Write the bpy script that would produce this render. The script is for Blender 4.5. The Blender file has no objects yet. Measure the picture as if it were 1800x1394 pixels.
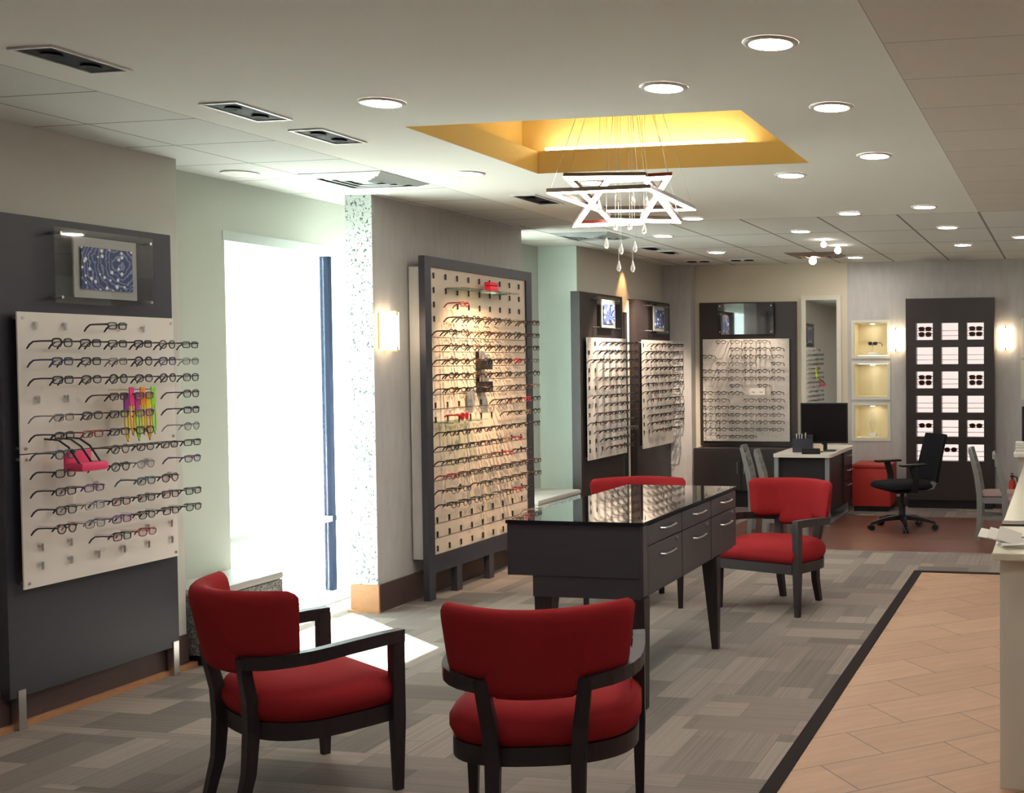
import bpy, bmesh, math, random
from mathutils import Vector, Matrix
random.seed(7)
PI = math.pi
scn = bpy.context.scene
COL = scn.collection

# ------------------------------------------------------------------ materials
def new_mat(name):
    m = bpy.data.materials.new(name); m.use_nodes = True
    nt = m.node_tree
    return m, nt, nt.nodes['Principled BSDF']

def mat(name, col, rough=0.5, metal=0.0, noise=0.0, nscale=8.0, stretch=(1, 1, 1), bump=0.0, bscale=200.0,
        coat=0.0, sheen=0.0, spec=0.5, trans=0.0, ior=1.45, alpha=1.0):
    m, nt, b = new_mat(name)
    b.inputs['Roughness'].default_value = rough
    b.inputs['Metallic'].default_value = metal
    b.inputs['Specular IOR Level'].default_value = spec
    b.inputs['Coat Weight'].default_value = coat
    b.inputs['Sheen Weight'].default_value = sheen
    b.inputs['Transmission Weight'].default_value = trans
    b.inputs['IOR'].default_value = ior
    b.inputs['Alpha'].default_value = alpha
    c = (*col, 1)
    tc = nt.nodes.new('ShaderNodeTexCoord')
    mp = nt.nodes.new('ShaderNodeMapping'); mp.inputs['Scale'].default_value = stretch
    nt.links.new(tc.outputs['Object'], mp.inputs['Vector'])
    n = nt.nodes.new('ShaderNodeTexNoise'); n.inputs['Scale'].default_value = nscale; n.inputs['Detail'].default_value = 4
    nt.links.new(mp.outputs[0], n.inputs['Vector'])
    r = nt.nodes.new('ShaderNodeMixRGB'); r.blend_type = 'MIX'
    k = noise
    r.inputs[1].default_value = (*[max(0, v*(1-k)) for v in col], 1)
    r.inputs[2].default_value = (*[min(1, v*(1+k)) for v in col], 1)
    nt.links.new(n.outputs['Fac'], r.inputs[0])
    nt.links.new(r.outputs[0], b.inputs['Base Color'])
    if bump:
        n2 = nt.nodes.new('ShaderNodeTexNoise'); n2.inputs['Scale'].default_value = bscale; n2.inputs['Detail'].default_value = 3
        nt.links.new(mp.outputs[0], n2.inputs['Vector'])
        bp = nt.nodes.new('ShaderNodeBump'); bp.inputs['Strength'].default_value = bump; bp.inputs['Distance'].default_value = 0.01
        nt.links.new(n2.outputs['Fac'], bp.inputs['Height']); nt.links.new(bp.outputs[0], b.inputs['Normal'])
    return m

def emit(name, col, strength):
    m = bpy.data.materials.new(name); m.use_nodes = True
    nt = m.node_tree; nt.nodes.clear()
    e = nt.nodes.new('ShaderNodeEmission'); e.inputs[0].default_value = (*col, 1); e.inputs[1].default_value = strength
    o = nt.nodes.new('ShaderNodeOutputMaterial'); nt.links.new(e.outputs[0], o.inputs[0])
    return m

def thin_glass(name, tint=(1, 1, 1), refl=0.08, rough=0.02, graz=0.5):
    m = bpy.data.materials.new(name); m.use_nodes = True
    nt = m.node_tree; nt.nodes.clear()
    t = nt.nodes.new('ShaderNodeBsdfTransparent'); t.inputs[0].default_value = (*tint, 1)
    g = nt.nodes.new('ShaderNodeBsdfGlossy'); g.inputs['Roughness'].default_value = rough
    lw = nt.nodes.new('ShaderNodeLayerWeight'); lw.inputs[0].default_value = 0.3
    mr = nt.nodes.new('ShaderNodeMapRange'); mr.inputs[3].default_value = refl; mr.inputs[4].default_value = graz
    mx = nt.nodes.new('ShaderNodeMixShader'); o = nt.nodes.new('ShaderNodeOutputMaterial')
    nt.links.new(lw.outputs['Fresnel'], mr.inputs[0]); nt.links.new(mr.outputs[0], mx.inputs[0])
    nt.links.new(t.outputs[0], mx.inputs[1]); nt.links.new(g.outputs[0], mx.inputs[2]); nt.links.new(mx.outputs[0], o.inputs[0])
    return m

def carpet_mat():
    m, nt, b = new_mat('carpet_tile')
    N, L = nt.nodes.new, nt.links.new
    b.inputs['Roughness'].default_value = 0.95; b.inputs['Specular IOR Level'].default_value = 0.15
    tc = N('ShaderNodeTexCoord')
    def brick(rot, w, h, off, c1, c2, mort, loc):
        mp = N('ShaderNodeMapping'); mp.inputs['Rotation'].default_value = (0, 0, rot); mp.inputs['Location'].default_value = loc
        L(tc.outputs['Object'], mp.inputs['Vector'])
        br = N('ShaderNodeTexBrick'); br.offset = off; br.inputs['Scale'].default_value = 1
        br.inputs['Brick Width'].default_value = w; br.inputs['Row Height'].default_value = h
        br.inputs['Mortar Size'].default_value = mort; br.inputs['Mortar Smooth'].default_value = 0.3; br.inputs['Bias'].default_value = 0
        br.inputs['Color1'].default_value = (*c1, 1); br.inputs['Color2'].default_value = (*c2, 1)
        br.inputs['Mortar'].default_value = (*[v*0.62 for v in c1], 1)
        L(mp.outputs[0], br.inputs['Vector'])
        # fine yarn stripes running along the bricks
        wv = N('ShaderNodeTexNoise'); wv.inputs['Scale'].default_value = 1; wv.inputs['Detail'].default_value = 2
        mp2 = N('ShaderNodeMapping'); mp2.inputs['Scale'].default_value = (0.7, 62, 1)
        L(mp.outputs[0], mp2.inputs['Vector']); L(mp2.outputs[0], wv.inputs['Vector'])
        rp = N('ShaderNodeValToRGB'); rp.color_ramp.elements[0].position = 0.33; rp.color_ramp.elements[1].position = 0.6
        rp.color_ramp.elements[0].color = (0.86, 0.86, 0.86, 1); rp.color_ramp.elements[1].color = (1.06, 1.06, 1.06, 1)
        L(wv.outputs['Fac'], rp.inputs[0])
        mu = N('ShaderNodeMixRGB'); mu.blend_type = 'MULTIPLY'; mu.inputs[0].default_value = 0.8
        L(br.outputs['Color'], mu.inputs[1]); L(rp.outputs[0], mu.inputs[2])
        return mu.outputs[0]
    A = brick(0, 0.50, 0.25, 0.37, (0.295, 0.246, 0.216), (0.148, 0.124, 0.112), 0.003, (0.1, 0.03, 0))
    B = brick(PI/2, 0.61, 0.203, 0.5, (0.285, 0.240, 0.212), (0.160, 0.136, 0.123), 0.003, (0.2, 0.11, 0))
    # quarter-turned tiles picked at random
    mp = N('ShaderNodeMapping'); mp.inputs['Scale'].default_value = (1/0.61, 1/0.61, 1); L(tc.outputs['Object'], mp.inputs['Vector'])
    fl = N('ShaderNodeVectorMath'); fl.operation = 'FLOOR'; L(mp.outputs[0], fl.inputs[0])
    wn = N('ShaderNodeTexWhiteNoise'); wn.noise_dimensions = '2D'; L(fl.outputs[0], wn.inputs['Vector'])
    gt = N('ShaderNodeMath'); gt.operation = 'GREATER_THAN'; gt.inputs[1].default_value = 0.5; L(wn.outputs['Value'], gt.inputs[0])
    mx = N('ShaderNodeMixRGB'); L(gt.outputs[0], mx.inputs[0]); L(A, mx.inputs[1]); L(B, mx.inputs[2])
    L(mx.outputs[0], b.inputs['Base Color'])
    n2 = N('ShaderNodeTexNoise'); n2.inputs['Scale'].default_value = 260; L(tc.outputs['Object'], n2.inputs['Vector'])
    bp = N('ShaderNodeBump'); bp.inputs['Strength'].default_value = 0.25; bp.inputs['Distance'].default_value = 0.01
    L(n2.outputs['Fac'], bp.inputs['Height']); L(bp.outputs[0], b.inputs['Normal'])
    return m

def plank_mat(name, w, h, rot, c1, c2, mortar, ms, grain, rough):
    m, nt, b = new_mat(name)
    N, L = nt.nodes.new, nt.links.new
    tc = N('ShaderNodeTexCoord')
    mp = N('ShaderNodeMapping'); mp.inputs['Rotation'].default_value = (0, 0, rot); mp.inputs['Location'].default_value = (0.17, 0.263, 0)
    L(tc.outputs['Object'], mp.inputs['Vector'])
    br = N('ShaderNodeTexBrick'); br.offset = 0.5; br.inputs['Scale'].default_value = 1
    br.inputs['Brick Width'].default_value = w; br.inputs['Row Height'].default_value = h
    br.inputs['Mortar Size'].default_value = ms; br.inputs['Mortar Smooth'].default_value = 0.1
    br.inputs['Color1'].default_value = (*c1, 1); br.inputs['Color2'].default_value = (*c2, 1); br.inputs['Mortar'].default_value = (*mortar, 1)
    L(mp.outputs[0], br.inputs['Vector'])
    n = N('ShaderNodeTexNoise'); n.inputs['Scale'].default_value = 1; n.inputs['Detail'].default_value = 5
    mp2 = N('ShaderNodeMapping'); mp2.inputs['Scale'].default_value = (2.5, 26, 1); L(mp.outputs[0], mp2.inputs['Vector']); L(mp2.outputs[0], n.inputs['Vector'])
    rp = N('ShaderNodeValToRGB'); rp.color_ramp.elements[0].color = (1-grain, 1-grain, 1-grain, 1); rp.color_ramp.elements[1].color = (1+grain, 1+grain, 1+grain, 1)
    rp.color_ramp.elements[0].position = 0.3; rp.color_ramp.elements[1].position = 0.7
    L(n.outputs['Fac'], rp.inputs[0])
    mu = N('ShaderNodeMixRGB'); mu.blend_type = 'MULTIPLY'; mu.inputs[0].default_value = 1
    L(br.outputs['Color'], mu.inputs[1]); L(rp.outputs[0], mu.inputs[2]); L(mu.outputs[0], b.inputs['Base Color'])
    b.inputs['Roughness'].default_value = rough
    return m

def grid_mat(name, col, line, w, h, loc, ms=0.007):
    m, nt, b = new_mat(name)
    N, L = nt.nodes.new, nt.links.new
    tc = N('ShaderNodeTexCoord'); mp = N('ShaderNodeMapping'); mp.inputs['Location'].default_value = loc
    L(tc.outputs['Object'], mp.inputs['Vector'])
    br = N('ShaderNodeTexBrick'); br.offset = 0.0; br.inputs['Scale'].default_value = 1
    br.inputs['Brick Width'].default_value = w; br.inputs['Row Height'].default_value = h
    br.inputs['Mortar Size'].default_value = ms; br.inputs['Mortar Smooth'].default_value = 0.2
    br.inputs['Color1'].default_value = (*col, 1); br.inputs['Color2'].default_value = (*[v*0.96 for v in col], 1); br.inputs['Mortar'].default_value = (*line, 1)
    L(mp.outputs[0], br.inputs['Vector']); L(br.outputs['Color'], b.inputs['Base Color'])
    b.inputs['Roughness'].default_value = 0.9
    n2 = N('ShaderNodeTexNoise'); n2.inputs['Scale'].default_value = 90; L(tc.outputs['Object'], n2.inputs['Vector'])
    bp = N('ShaderNodeBump'); bp.inputs['Strength'].default_value = 0.12; bp.inputs['Distance'].default_value = 0.01
    L(n2.outputs['Fac'], bp.inputs['Height']); L(bp.outputs[0], b.inputs['Normal'])
    return m

def speckle_mat(name, base, dark, scale, thr, stretch=(1, 1, 1), rough=0.6):
    m, nt, b = new_mat(name)
    N, L = nt.nodes.new, nt.links.new
    tc = N('ShaderNodeTexCoord'); mp = N('ShaderNodeMapping'); mp.inputs['Scale'].default_value = stretch
    L(tc.outputs['Object'], mp.inputs['Vector'])
    n = N('ShaderNodeTexNoise'); n.inputs['Scale'].default_value = scale; n.inputs['Detail'].default_value = 3; n.inputs['Distortion'].default_value = 1.0
    L(mp.outputs[0], n.inputs['Vector'])
    rp = N('ShaderNodeValToRGB')
    rp.color_ramp.elements[0].position = thr; rp.color_ramp.elements[0].color = (*dark, 1)
    rp.color_ramp.elements[1].position = thr+0.05; rp.color_ramp.elements[1].color = (*base, 1)
    L(n.outputs['Fac'], rp.inputs[0]); L(rp.outputs[0], b.inputs['Base Color'])
    b.inputs['Roughness'].default_value = rough
    bp = N('ShaderNodeBump'); bp.inputs['Strength'].default_value = 0.3; bp.inputs['Distance'].default_value = 0.01
    L(n.outputs['Fac'], bp.inputs['Height']); L(bp.outputs[0], b.inputs['Normal'])
    return m

def art_mat(name, seed, scale, dots):
    """generic blue and white abstract print"""
    m, nt, b = new_mat(name)
    N, L = nt.nodes.new, nt.links.new
    tc = N('ShaderNodeTexCoord'); mp = N('ShaderNodeMapping'); mp.inputs['Location'].default_value = (.09+seed*.01, 0, -.04+seed*.01)
    L(tc.outputs['Object'], mp.inputs['Vector'])
    wv = N('ShaderNodeTexWave'); wv.wave_type = 'RINGS'; wv.rings_direction = 'SPHERICAL'; wv.inputs['Scale'].default_value = scale; wv.inputs['Distortion'].default_value = 9; wv.inputs['Detail'].default_value = 2
    wv.inputs['Detail Scale'].default_value = 1.5
    L(mp.outputs[0], wv.inputs['Vector'])
    vo = N('ShaderNodeTexVoronoi'); vo.inputs['Scale'].default_value = dots; L(mp.outputs[0], vo.inputs['Vector'])
    r1 = N('ShaderNodeValToRGB'); r1.color_ramp.elements[0].color = (0.012, 0.03, 0.12, 1); r1.color_ramp.elements[1].color = (0.16, 0.21, 0.40, 1)
    r1.color_ramp.elements[0].position = 0.55; r1.color_ramp.elements[1].position = 0.9
    L(wv.outputs['Fac'], r1.inputs[0])
    r2 = N('ShaderNodeValToRGB'); r2.color_ramp.elements[0].color = (1, 1, 1, 1); r2.color_ramp.elements[1].color = (0, 0, 0, 1)
    r2.color_ramp.elements[0].position = 0.22; r2.color_ramp.elements[1].position = 0.30
    L(vo.outputs['Distance'], r2.inputs[0])
    mx = N('ShaderNodeMixRGB'); L(r2.outputs[0], mx.inputs[0]); L(r1.outputs[0], mx.inputs[1]); mx.inputs[2].default_value = (0.75, 0.78, 0.85, 1)
    L(mx.outputs[0], b.inputs['Base Color']); b.inputs['Roughness'].default_value = 0.4
    return m

M = {}
M['carpet'] = carpet_mat()
M['plank_tile'] = plank_mat('plank_tile', 0.66, 0.346, math.radians(-40), (0.40, 0.238, 0.148), (0.35, 0.203, 0.125), (0.16, 0.10, 0.07), 0.004, 0.10, 0.5)
M['wood_floor'] = plank_mat('wood_floor', 1.2, 0.12, 0, (0.17, 0.068, 0.045), (0.13, 0.05, 0.034), (0.10, 0.04, 0.028), 0.0015, 0.22, 0.32)
M['ceiling'] = mat('ceiling_paint', (0.73, 0.725, 0.68), 0.9, noise=0.02, nscale=2)
M['tile_l'] = grid_mat('ceiling_tile_left', (0.62, 0.63, 0.61), (0.22, 0.22, 0.21), 0.62, 0.6, (4.15, -4.5, 0))
M['tile_r'] = grid_mat('ceiling_tile_right', (0.60, 0.53, 0.47), (0.38, 0.335, 0.30), 1.22, 0.6, (0.67, -4.485, 0), 0.005)  # browner than the other tiles: warm lamp light put into the colour
M['tile_b'] = grid_mat('ceiling_tile_back', (0.66, 0.655, 0.62), (0.22, 0.20, 0.18), 0.672, 1.2, (0.67, -9.75, 0), 0.012)
M['wall'] = mat('wall_paint', (0.56, 0.55, 0.51), 0.85, noise=0.02, nscale=3, bump=0.05, bscale=150)
M['wall_green'] = mat('wall_paint_pale_green', (0.56, 0.655, 0.60), 0.85, noise=0.02, nscale=3)
M['wall_beige'] = mat('wall_paint_beige', (0.62, 0.555, 0.44), 0.85, noise=0.02, nscale=3)
M['white_wall'] = mat('white_wall_paint', (0.80, 0.79, 0.76), 0.9)  # for the unseen walls, whitened to raise the bounce light
M['wall_taupe'] = mat('wall_paint_taupe', (0.50, 0.46, 0.40), 0.85, noise=0.02, nscale=3)
M['wallpaper'] = mat('silver_wallpaper', (0.46, 0.44, 0.43), 0.55, noise=0.16, nscale=6, stretch=(3, 3, 0.6), bump=0.25, bscale=45)
M['glint_paper'] = speckle_mat('painted_glint_wallpaper', (0.56, 0.62, 0.60), (0.07, 0.09, 0.09), 55, 0.38, (1, 1, 0.8))  # same silver wallpaper; its backlit glitter is put into the colour as speckles
M['base_dark'] = mat('dark_base_wood', (0.075, 0.045, 0.042), 0.4, noise=0.2, nscale=10, stretch=(1, 1, 8))
M['oak_or_lit_base'] = mat('honey_or_lit_base_wood', (0.42, 0.21, 0.10), 0.4, noise=0.2, nscale=20)
M['panel'] = mat('charcoal_laminate', (0.038, 0.039, 0.053), 0.42, noise=0.12, nscale=6, stretch=(1, 1, 9))
M['panel_brown'] = mat('espresso_laminate', (0.032, 0.024, 0.024), 0.4, noise=0.15, nscale=6, stretch=(1, 1, 9))
M['espresso'] = mat('espresso_wood', (0.029, 0.021, 0.024), 0.45, spec=0.35, noise=0.25, nscale=9, stretch=(6, 6, 1))
M['case'] = mat('charcoal_case_laminate', (0.050, 0.049, 0.061), 0.4, noise=0.12, nscale=6, stretch=(1, 1, 9))
M['black'] = mat('black_plastic', (0.012, 0.012, 0.014), 0.35)
M['black_mat'] = mat('black_mesh_fabric', (0.010, 0.010, 0.013), 0.85, spec=0.12, bump=0.2, bscale=300)
M['black_vent'] = mat('black_recess', (0.010, 0.010, 0.016), 0.7, spec=0.15)
M['red'] = mat('red_fabric', (0.285, 0.019, 0.023), 0.85, noise=0.06, nscale=30, bump=0.12, bscale=600, spec=0.08)
M['red_vinyl'] = mat('red_vinyl', (0.44, 0.030, 0.022), 0.5, noise=0.05, nscale=10)
M['chrome'] = mat('brushed_steel', (0.62, 0.62, 0.63), 0.28, 1.0)
M['steel_leg'] = mat('grey_steel_leg', (0.32, 0.34, 0.36), 0.4, 0.5)
M['gold'] = mat('brass', (0.70, 0.44, 0.16), 0.3, 1.0)
M['acrylic'] = mat('frosted_acrylic', (0.80, 0.745, 0.70), 0.35, noise=0.02, nscale=2, coat=0.2)
M['acrylic_beige'] = mat('peg_panel_beige', (0.67, 0.56, 0.45), 0.45, noise=0.06, nscale=5)
M['acrylic_grey'] = mat('peg_panel_mottled', (0.60, 0.555, 0.51), 0.5, noise=0.30, nscale=60)
M['clear'] = thin_glass('clear_acrylic', (0.97, 0.98, 0.98), 0.05, 0.02, 0.35)
M['pane'] = thin_glass('window_glass', (0.94, 0.98, 0.97), 0.05, 0.01, 0.5)
M['lens'] = thin_glass('clear_lens', (0.975, 0.98, 0.98), 0.03, 0.02, 0.25)
M['shelf_glass'] = thin_glass('green_glass', (0.85, 0.95, 0.90), 0.12, 0.02, 0.5)
M['table_glass'] = mat('dark_table_glass', (0.012, 0.013, 0.013), 0.025, spec=1.0, ior=2.1, coat=1.0)
M['mirror'] = mat('mirror_glass', (0.86, 0.88, 0.86), 0.015, 1.0)
M['cream'] = mat('cream_trim', (0.66, 0.62, 0.53), 0.5)
M['niche'] = mat('niche_yellow_paint', (0.82, 0.73, 0.48), 0.8)
M['tray'] = mat('yellow_paint', (0.76, 0.58, 0.25), 0.8, noise=0.03, nscale=3)
M['white'] = mat('white_plastic', (0.78, 0.77, 0.74), 0.5)
M['trim_white'] = mat('white_lamp_trim', (0.72, 0.70, 0.66), 0.4)
M['vent_frame'] = mat('white_vent_frame', (0.80, 0.80, 0.78), 0.4)
M['diffuser'] = mat('grey_air_diffuser', (0.36, 0.40, 0.40), 0.5, 0.2)
M['diffuser_brown'] = mat('brown_air_diffuser', (0.20, 0.14, 0.11), 0.5)
M['silver_board'] = mat('silver_mount_board', (0.66, 0.65, 0.64), 0.4, 0.1)
M['art1'] = art_mat('blue_print_dots', 0.3, 14, 27)
M['art2'] = art_mat('blue_print_bands', 2.3, 9, 14)
M['art3'] = art_mat('blue_print_swirl', 4.9, 11, 16)
M['dark_glass'] = mat('dark_acrylic', (0.03, 0.032, 0.036), 0.03, spec=0.9, ior=1.8)
M['mullion'] = mat('blue_black_mullion', (0.002, 0.008, 0.030), 0.6, spec=0.2)
M['alu'] = mat('pale_aluminium', (0.50, 0.56, 0.54), 0.4, 0.3)
M['ott'] = speckle_mat('grey_woven_fabric', (0.30, 0.30, 0.285), (0.12, 0.12, 0.115), 70, 0.5, rough=0.9)
M['ott_teal'] = speckle_mat('teal_woven_fabric', (0.52, 0.60, 0.60), (0.26, 0.36, 0.38), 60, 0.5, rough=0.9)
M['ott_top'] = mat('grey_vinyl', (0.38, 0.38, 0.36), 0.5)
M['counter'] = mat('counter_laminate', (0.74, 0.71, 0.635), 0.4, noise=0.03, nscale=6)
M['counter_top'] = mat('counter_top_stone', (0.70, 0.66, 0.54), 0.3, noise=0.05, nscale=30)
M['counter_glass'] = mat('counter_top_grey_green', (0.50, 0.50, 0.42), 0.25, noise=0.03, nscale=10)
M['desk_top'] = mat('white_desk_top', (0.76, 0.70, 0.62), 0.35)
M['desk_body'] = mat('dark_desk_laminate', (0.022, 0.021, 0.024), 0.45)
M['chair_grey'] = mat('grey_painted_wood', (0.20, 0.195, 0.19), 0.45, noise=0.1, nscale=9)
M['chair_pad'] = mat('dusty_pink_pad', (0.26, 0.17, 0.16), 0.8)
M['led'] = emit('led_white', (1.0, 0.95, 0.86), 11)
M['cove'] = emit('cove_led', (1.0, 0.88, 0.60), 26)
M['lamp'] = emit('downlight_lens', (1.0, 0.935, 0.84), 105)
M['lamp_small'] = emit('spot_lens', (1.0, 0.93, 0.82), 30)
M['sconce'] = emit('sconce_glass', (1.0, 0.80, 0.52), 7)
M['cell'] = emit('lit_cell_back', (1.0, 0.82, 0.76), 0.80)
M['cell_shelf'] = mat('pink_tinted_shelf', (0.75, 0.60, 0.56), 0.3)
M['crystal'] = mat('crystal_glass', (0.9, 0.88, 0.82), 0.05, trans=0.6, ior=1.5, spec=0.8)
M['red_brown'] = mat('dark_red_metal', (0.20, 0.03, 0.02), 0.4, 0.2)
M['led_body'] = mat('bronze_ring_body', (0.13, 0.10, 0.08), 0.4, 0.4)
M['paper'] = mat('white_paper', (0.75, 0.72, 0.66), 0.7)
M['pink'] = mat('hot_pink_plastic', (0.80, 0.06, 0.18), 0.4)
M['red_case'] = mat('red_case', (0.72, 0.015, 0.05), 0.45)
M['card'] = mat('cream_card', (0.75, 0.60, 0.42), 0.6)
M['screen'] = mat('black_screen', (0.006, 0.006, 0.008), 0.2)
M['sun_brown'] = mat('brown_sun_lens', (0.055, 0.018, 0.014), 0.12)
M['sun_red'] = mat('red_sun_lens', (0.30, 0.012, 0.012), 0.12)

# ------------------------------------------------------------------ mesh builder
class MB:
    def __init__(s): s.bm = bmesh.new()
    def box(s, x0, x1, y0, y1, z0, z1, mi=0, bev=0.0, rot=None):
        c = Vector(((x0+x1)/2, (y0+y1)/2, (z0+z1)/2))
        r = bmesh.ops.create_cube(s.bm, size=1)
        vs = r['verts']
        for v in vs: v.co = Vector((v.co.x*(x1-x0), v.co.y*(y1-y0), v.co.z*(z1-z0)))
        if bev > 0:
            es = list({e for v in vs for e in v.link_edges})
            q = bmesh.ops.bevel(s.bm, geom=es, offset=bev, segments=2, profile=0.6, affect='EDGES')
            vs = list({v for v in q['verts']} | {v for v in vs if v.is_valid})
        for v in vs:
            v.co = (rot @ v.co if rot else v.co) + c
        for f in {f for v in vs for f in v.link_faces}: f.material_index = mi
        return s
    def grid(s, rows, mi=0, closed_u=False, cap=False):
        R = [[s.bm.verts.new(p) for p in row] for row in rows]
        n = len(R[0])
        for i in range(len(R)-1):
            for j in range(n if closed_u else n-1):
                k = (j+1) % n
                f = s.bm.faces.new((R[i][j], R[i][k], R[i+1][k], R[i+1][j])); f.material_index = mi
        if cap:
            for row, rev in ((R[0], True), (R[-1], False)):
                f = s.bm.faces.new(list(reversed(row)) if rev else row); f.material_index = mi
        return s
    def sweep(s, pts, w, h, up=(0, 0, 1), mi=0, ws=None, hs=None, closed=False):
        """rectangular section swept along pts; w sideways, h along up"""
        pts = [Vector(p) for p in pts]; up = Vector(up); rows = []; n = len(pts)
        for i, p in enumerate(pts):
            a = pts[(i-1) % n] if (i > 0 or closed) else p
            b = pts[(i+1) % n] if (i < n-1 or closed) else p
            t1 = (p-a).normalized() if (p-a).length > 0 else None
            t2 = (b-p).normalized() if (b-p).length > 0 else None
            t = ((t1 or t2)+(t2 or t1)).normalized()
            sd = t.cross(up).normalized(); u = sd.cross(t).normalized()
            k = 1.0
            if t1 and t2: k = 1/max(0.5, t.dot(t1))
            ww = (ws[i] if ws else w)/2*k; hh = (hs[i] if hs else h)/2
            rows.append([p+sd*ww+u*hh, p-sd*ww+u*hh, p-sd*ww-u*hh, p+sd*ww-u*hh])
        if closed: rows.append(rows[0]); s.grid(rows, mi, True, False)
        else: s.grid(rows, mi, True, True)
        return s
    def tube(s, pts, r, n=6, mi=0, closed=False, rs=None):
        pts = [Vector(p) for p in pts]; rows = []; N = len(pts); ref = Vector((0, 0, 1))
        for i, p in enumerate(pts):
            a = pts[(i-1) % N] if (i > 0 or closed) else p
            b = pts[(i+1) % N] if (i < N-1 or closed) else p
            t = (b-a).normalized()
            rf = ref if abs(t.dot(ref)) < 0.95 else Vector((0, 1, 0))
            u = t.cross(rf).normalized(); v = u.cross(t)
            rr = rs[i] if rs else r
            rows.append([p+(u*math.cos(k*2*PI/n)+v*math.sin(k*2*PI/n))*rr for k in range(n)])
        if closed:
            R = [[s.bm.verts.new(q) for q in row] for row in rows]
            for i in range(N):
                for j in range(n):
                    k = (j+1) % n; l = (i+1) % N
                    s.bm.faces.new((R[i][j], R[i][k], R[l][k], R[l][j])).material_index = mi
        else: s.grid(rows, mi, True, True)
        return s
    def lathe(s, prof, c=(0, 0, 0), n=24, mi=0, cap=True):
        rows = [[Vector((c[0]+r*math.cos(k*2*PI/n), c[1]+r*math.sin(k*2*PI/n), c[2]+z)) for k in range(n)] for r, z in prof]
        s.grid(rows, mi, True, cap); return s
    def prism(s, poly, z0, z1, mi=0):
        s.grid([[Vector((x, y, z0)) for x, y in poly], [Vector((x, y, z1)) for x, y in poly]], mi, True, True); return s
    def poly(s, pts, mi=0):
        f = s.bm.faces.new([s.bm.verts.new(p) for p in pts]); f.material_index = mi; return s
    def mesh(s, name, mats, smooth=False):
        bmesh.ops.recalc_face_normals(s.bm, faces=s.bm.faces)
        me = bpy.data.meshes.new(name); s.bm.to_mesh(me); s.bm.free()
        for m in (mats if isinstance(mats, (list, tuple)) else [mats]): me.materials.append(m)
        if smooth:
            for p in me.polygons: p.use_smooth = True
            try: me.set_sharp_from_angle(angle=math.radians(40))
            except Exception: pass
        return me
    def build(s, name, mats, parent=None, smooth=False):
        return link(name, s.mesh(name, mats, smooth), parent)

def link(name, me, parent=None):
    o = bpy.data.objects.new(name, me); COL.objects.link(o)
    if parent: o.parent = parent
    return o
def tag(o, label, cat, group=None):
    o['label'] = label; o['category'] = cat
    if group: o['group'] = group
    return o
def thing(name, label, cat, loc=(0, 0, 0), rz=0.0, group=None):
    o = bpy.data.objects.new(name, None); COL.objects.link(o); o.empty_display_size = 0.1
    o.location = loc; o.rotation_euler = (0, 0, rz)
    return tag(o, label, cat, group)
def struct(name, mb, mats, parent=None, smooth=False):
    o = mb.build(name, mats, parent, smooth)
    if not parent: o['kind'] = 'structure'
    return o
def plabel(o, t): o['label'] = t; return o
def dup(root, loc, rz, label, group=None):
    def cp(o, parent):
        c = o.copy(); COL.objects.link(c); c.parent = parent
        for ch in kids.get(o, ()): cp(ch, c)
        return c
    kids = {}
    for ob in walk(root):
        if ob.parent: kids.setdefault(ob.parent, []).append(ob)
    r = cp(root, None); r.location = loc; r.rotation_euler = (0, 0, rz); r['label'] = label
    if group: r['group'] = group
    return r
def walk(o):
    out = [o]
    for ch in o.children: out += walk(ch)
    return out

ORD = ['first', 'second', 'third', 'fourth', 'fifth', 'sixth', 'seventh', 'eighth', 'ninth', 'tenth', 'eleventh', 'twelfth', 'thirteenth', 'fourteenth', 'fifteenth']

# ------------------------------------------------------------------ setting
CE = 3.0
YB = 14.4                     # back wall
XR, YN = 3.2, -2.6            # unseen right and near walls
# floor: carpet, plank tile strip, wood inlay (one surface, three finishes)
m = MB()
def fl(x0, x1, y0, y1, mi): m.poly([(x0, y0, 0), (x1, y0, 0), (x1, y1, 0), (x0, y1, 0)], mi)
fl(-5.55, -1.17, YN, 11.0, 0); fl(-1.17, XR, YN, 9.95, 1); fl(-1.17, XR, 9.95, 11.0, 0)
fl(-5.55, -3.5, 11.0, 13.46, 0); fl(-3.5, XR, 11.0, 13.46, 2); fl(-5.55, XR, 13.46, YB+.4, 0)
struct('floor', m, [M['carpet'], M['plank_tile'], M['wood_floor']])
struct('trim_1', MB().box(-1.235, -1.165, YN, 9.99, 0.001, 0.006).box(-1.165, XR, 9.925, 9.99, 0.001, 0.006), mat('dark_edge_strip', (0.018, 0.013, 0.013), 0.8, spec=0.1))

# ceiling: smooth gypsum field with the tray opening, tile strips left, right and at the back
TX0, TX1, TY0, TY1 = -3.28, -1.51, 5.52, 7.08
m = MB()
def ce(x0, x1, y0, y1, mi): m.poly([(x0, y0, CE), (x0, y1, CE), (x1, y1, CE), (x1, y0, CE)], mi)
SX0, SX1, SY1 = -4.15, -0.67, 9.75
ce(SX0, TX0, YN, SY1, 0); ce(TX1, SX1, YN, SY1, 0); ce(TX0, TX1, YN, TY0, 0); ce(TX0, TX1, TY1, SY1, 0)
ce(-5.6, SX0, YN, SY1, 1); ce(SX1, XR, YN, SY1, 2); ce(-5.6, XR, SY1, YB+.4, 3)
struct('ceiling', m, [M['ceiling'], M['tile_l'], M['tile_r'], M['tile_b']])
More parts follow.
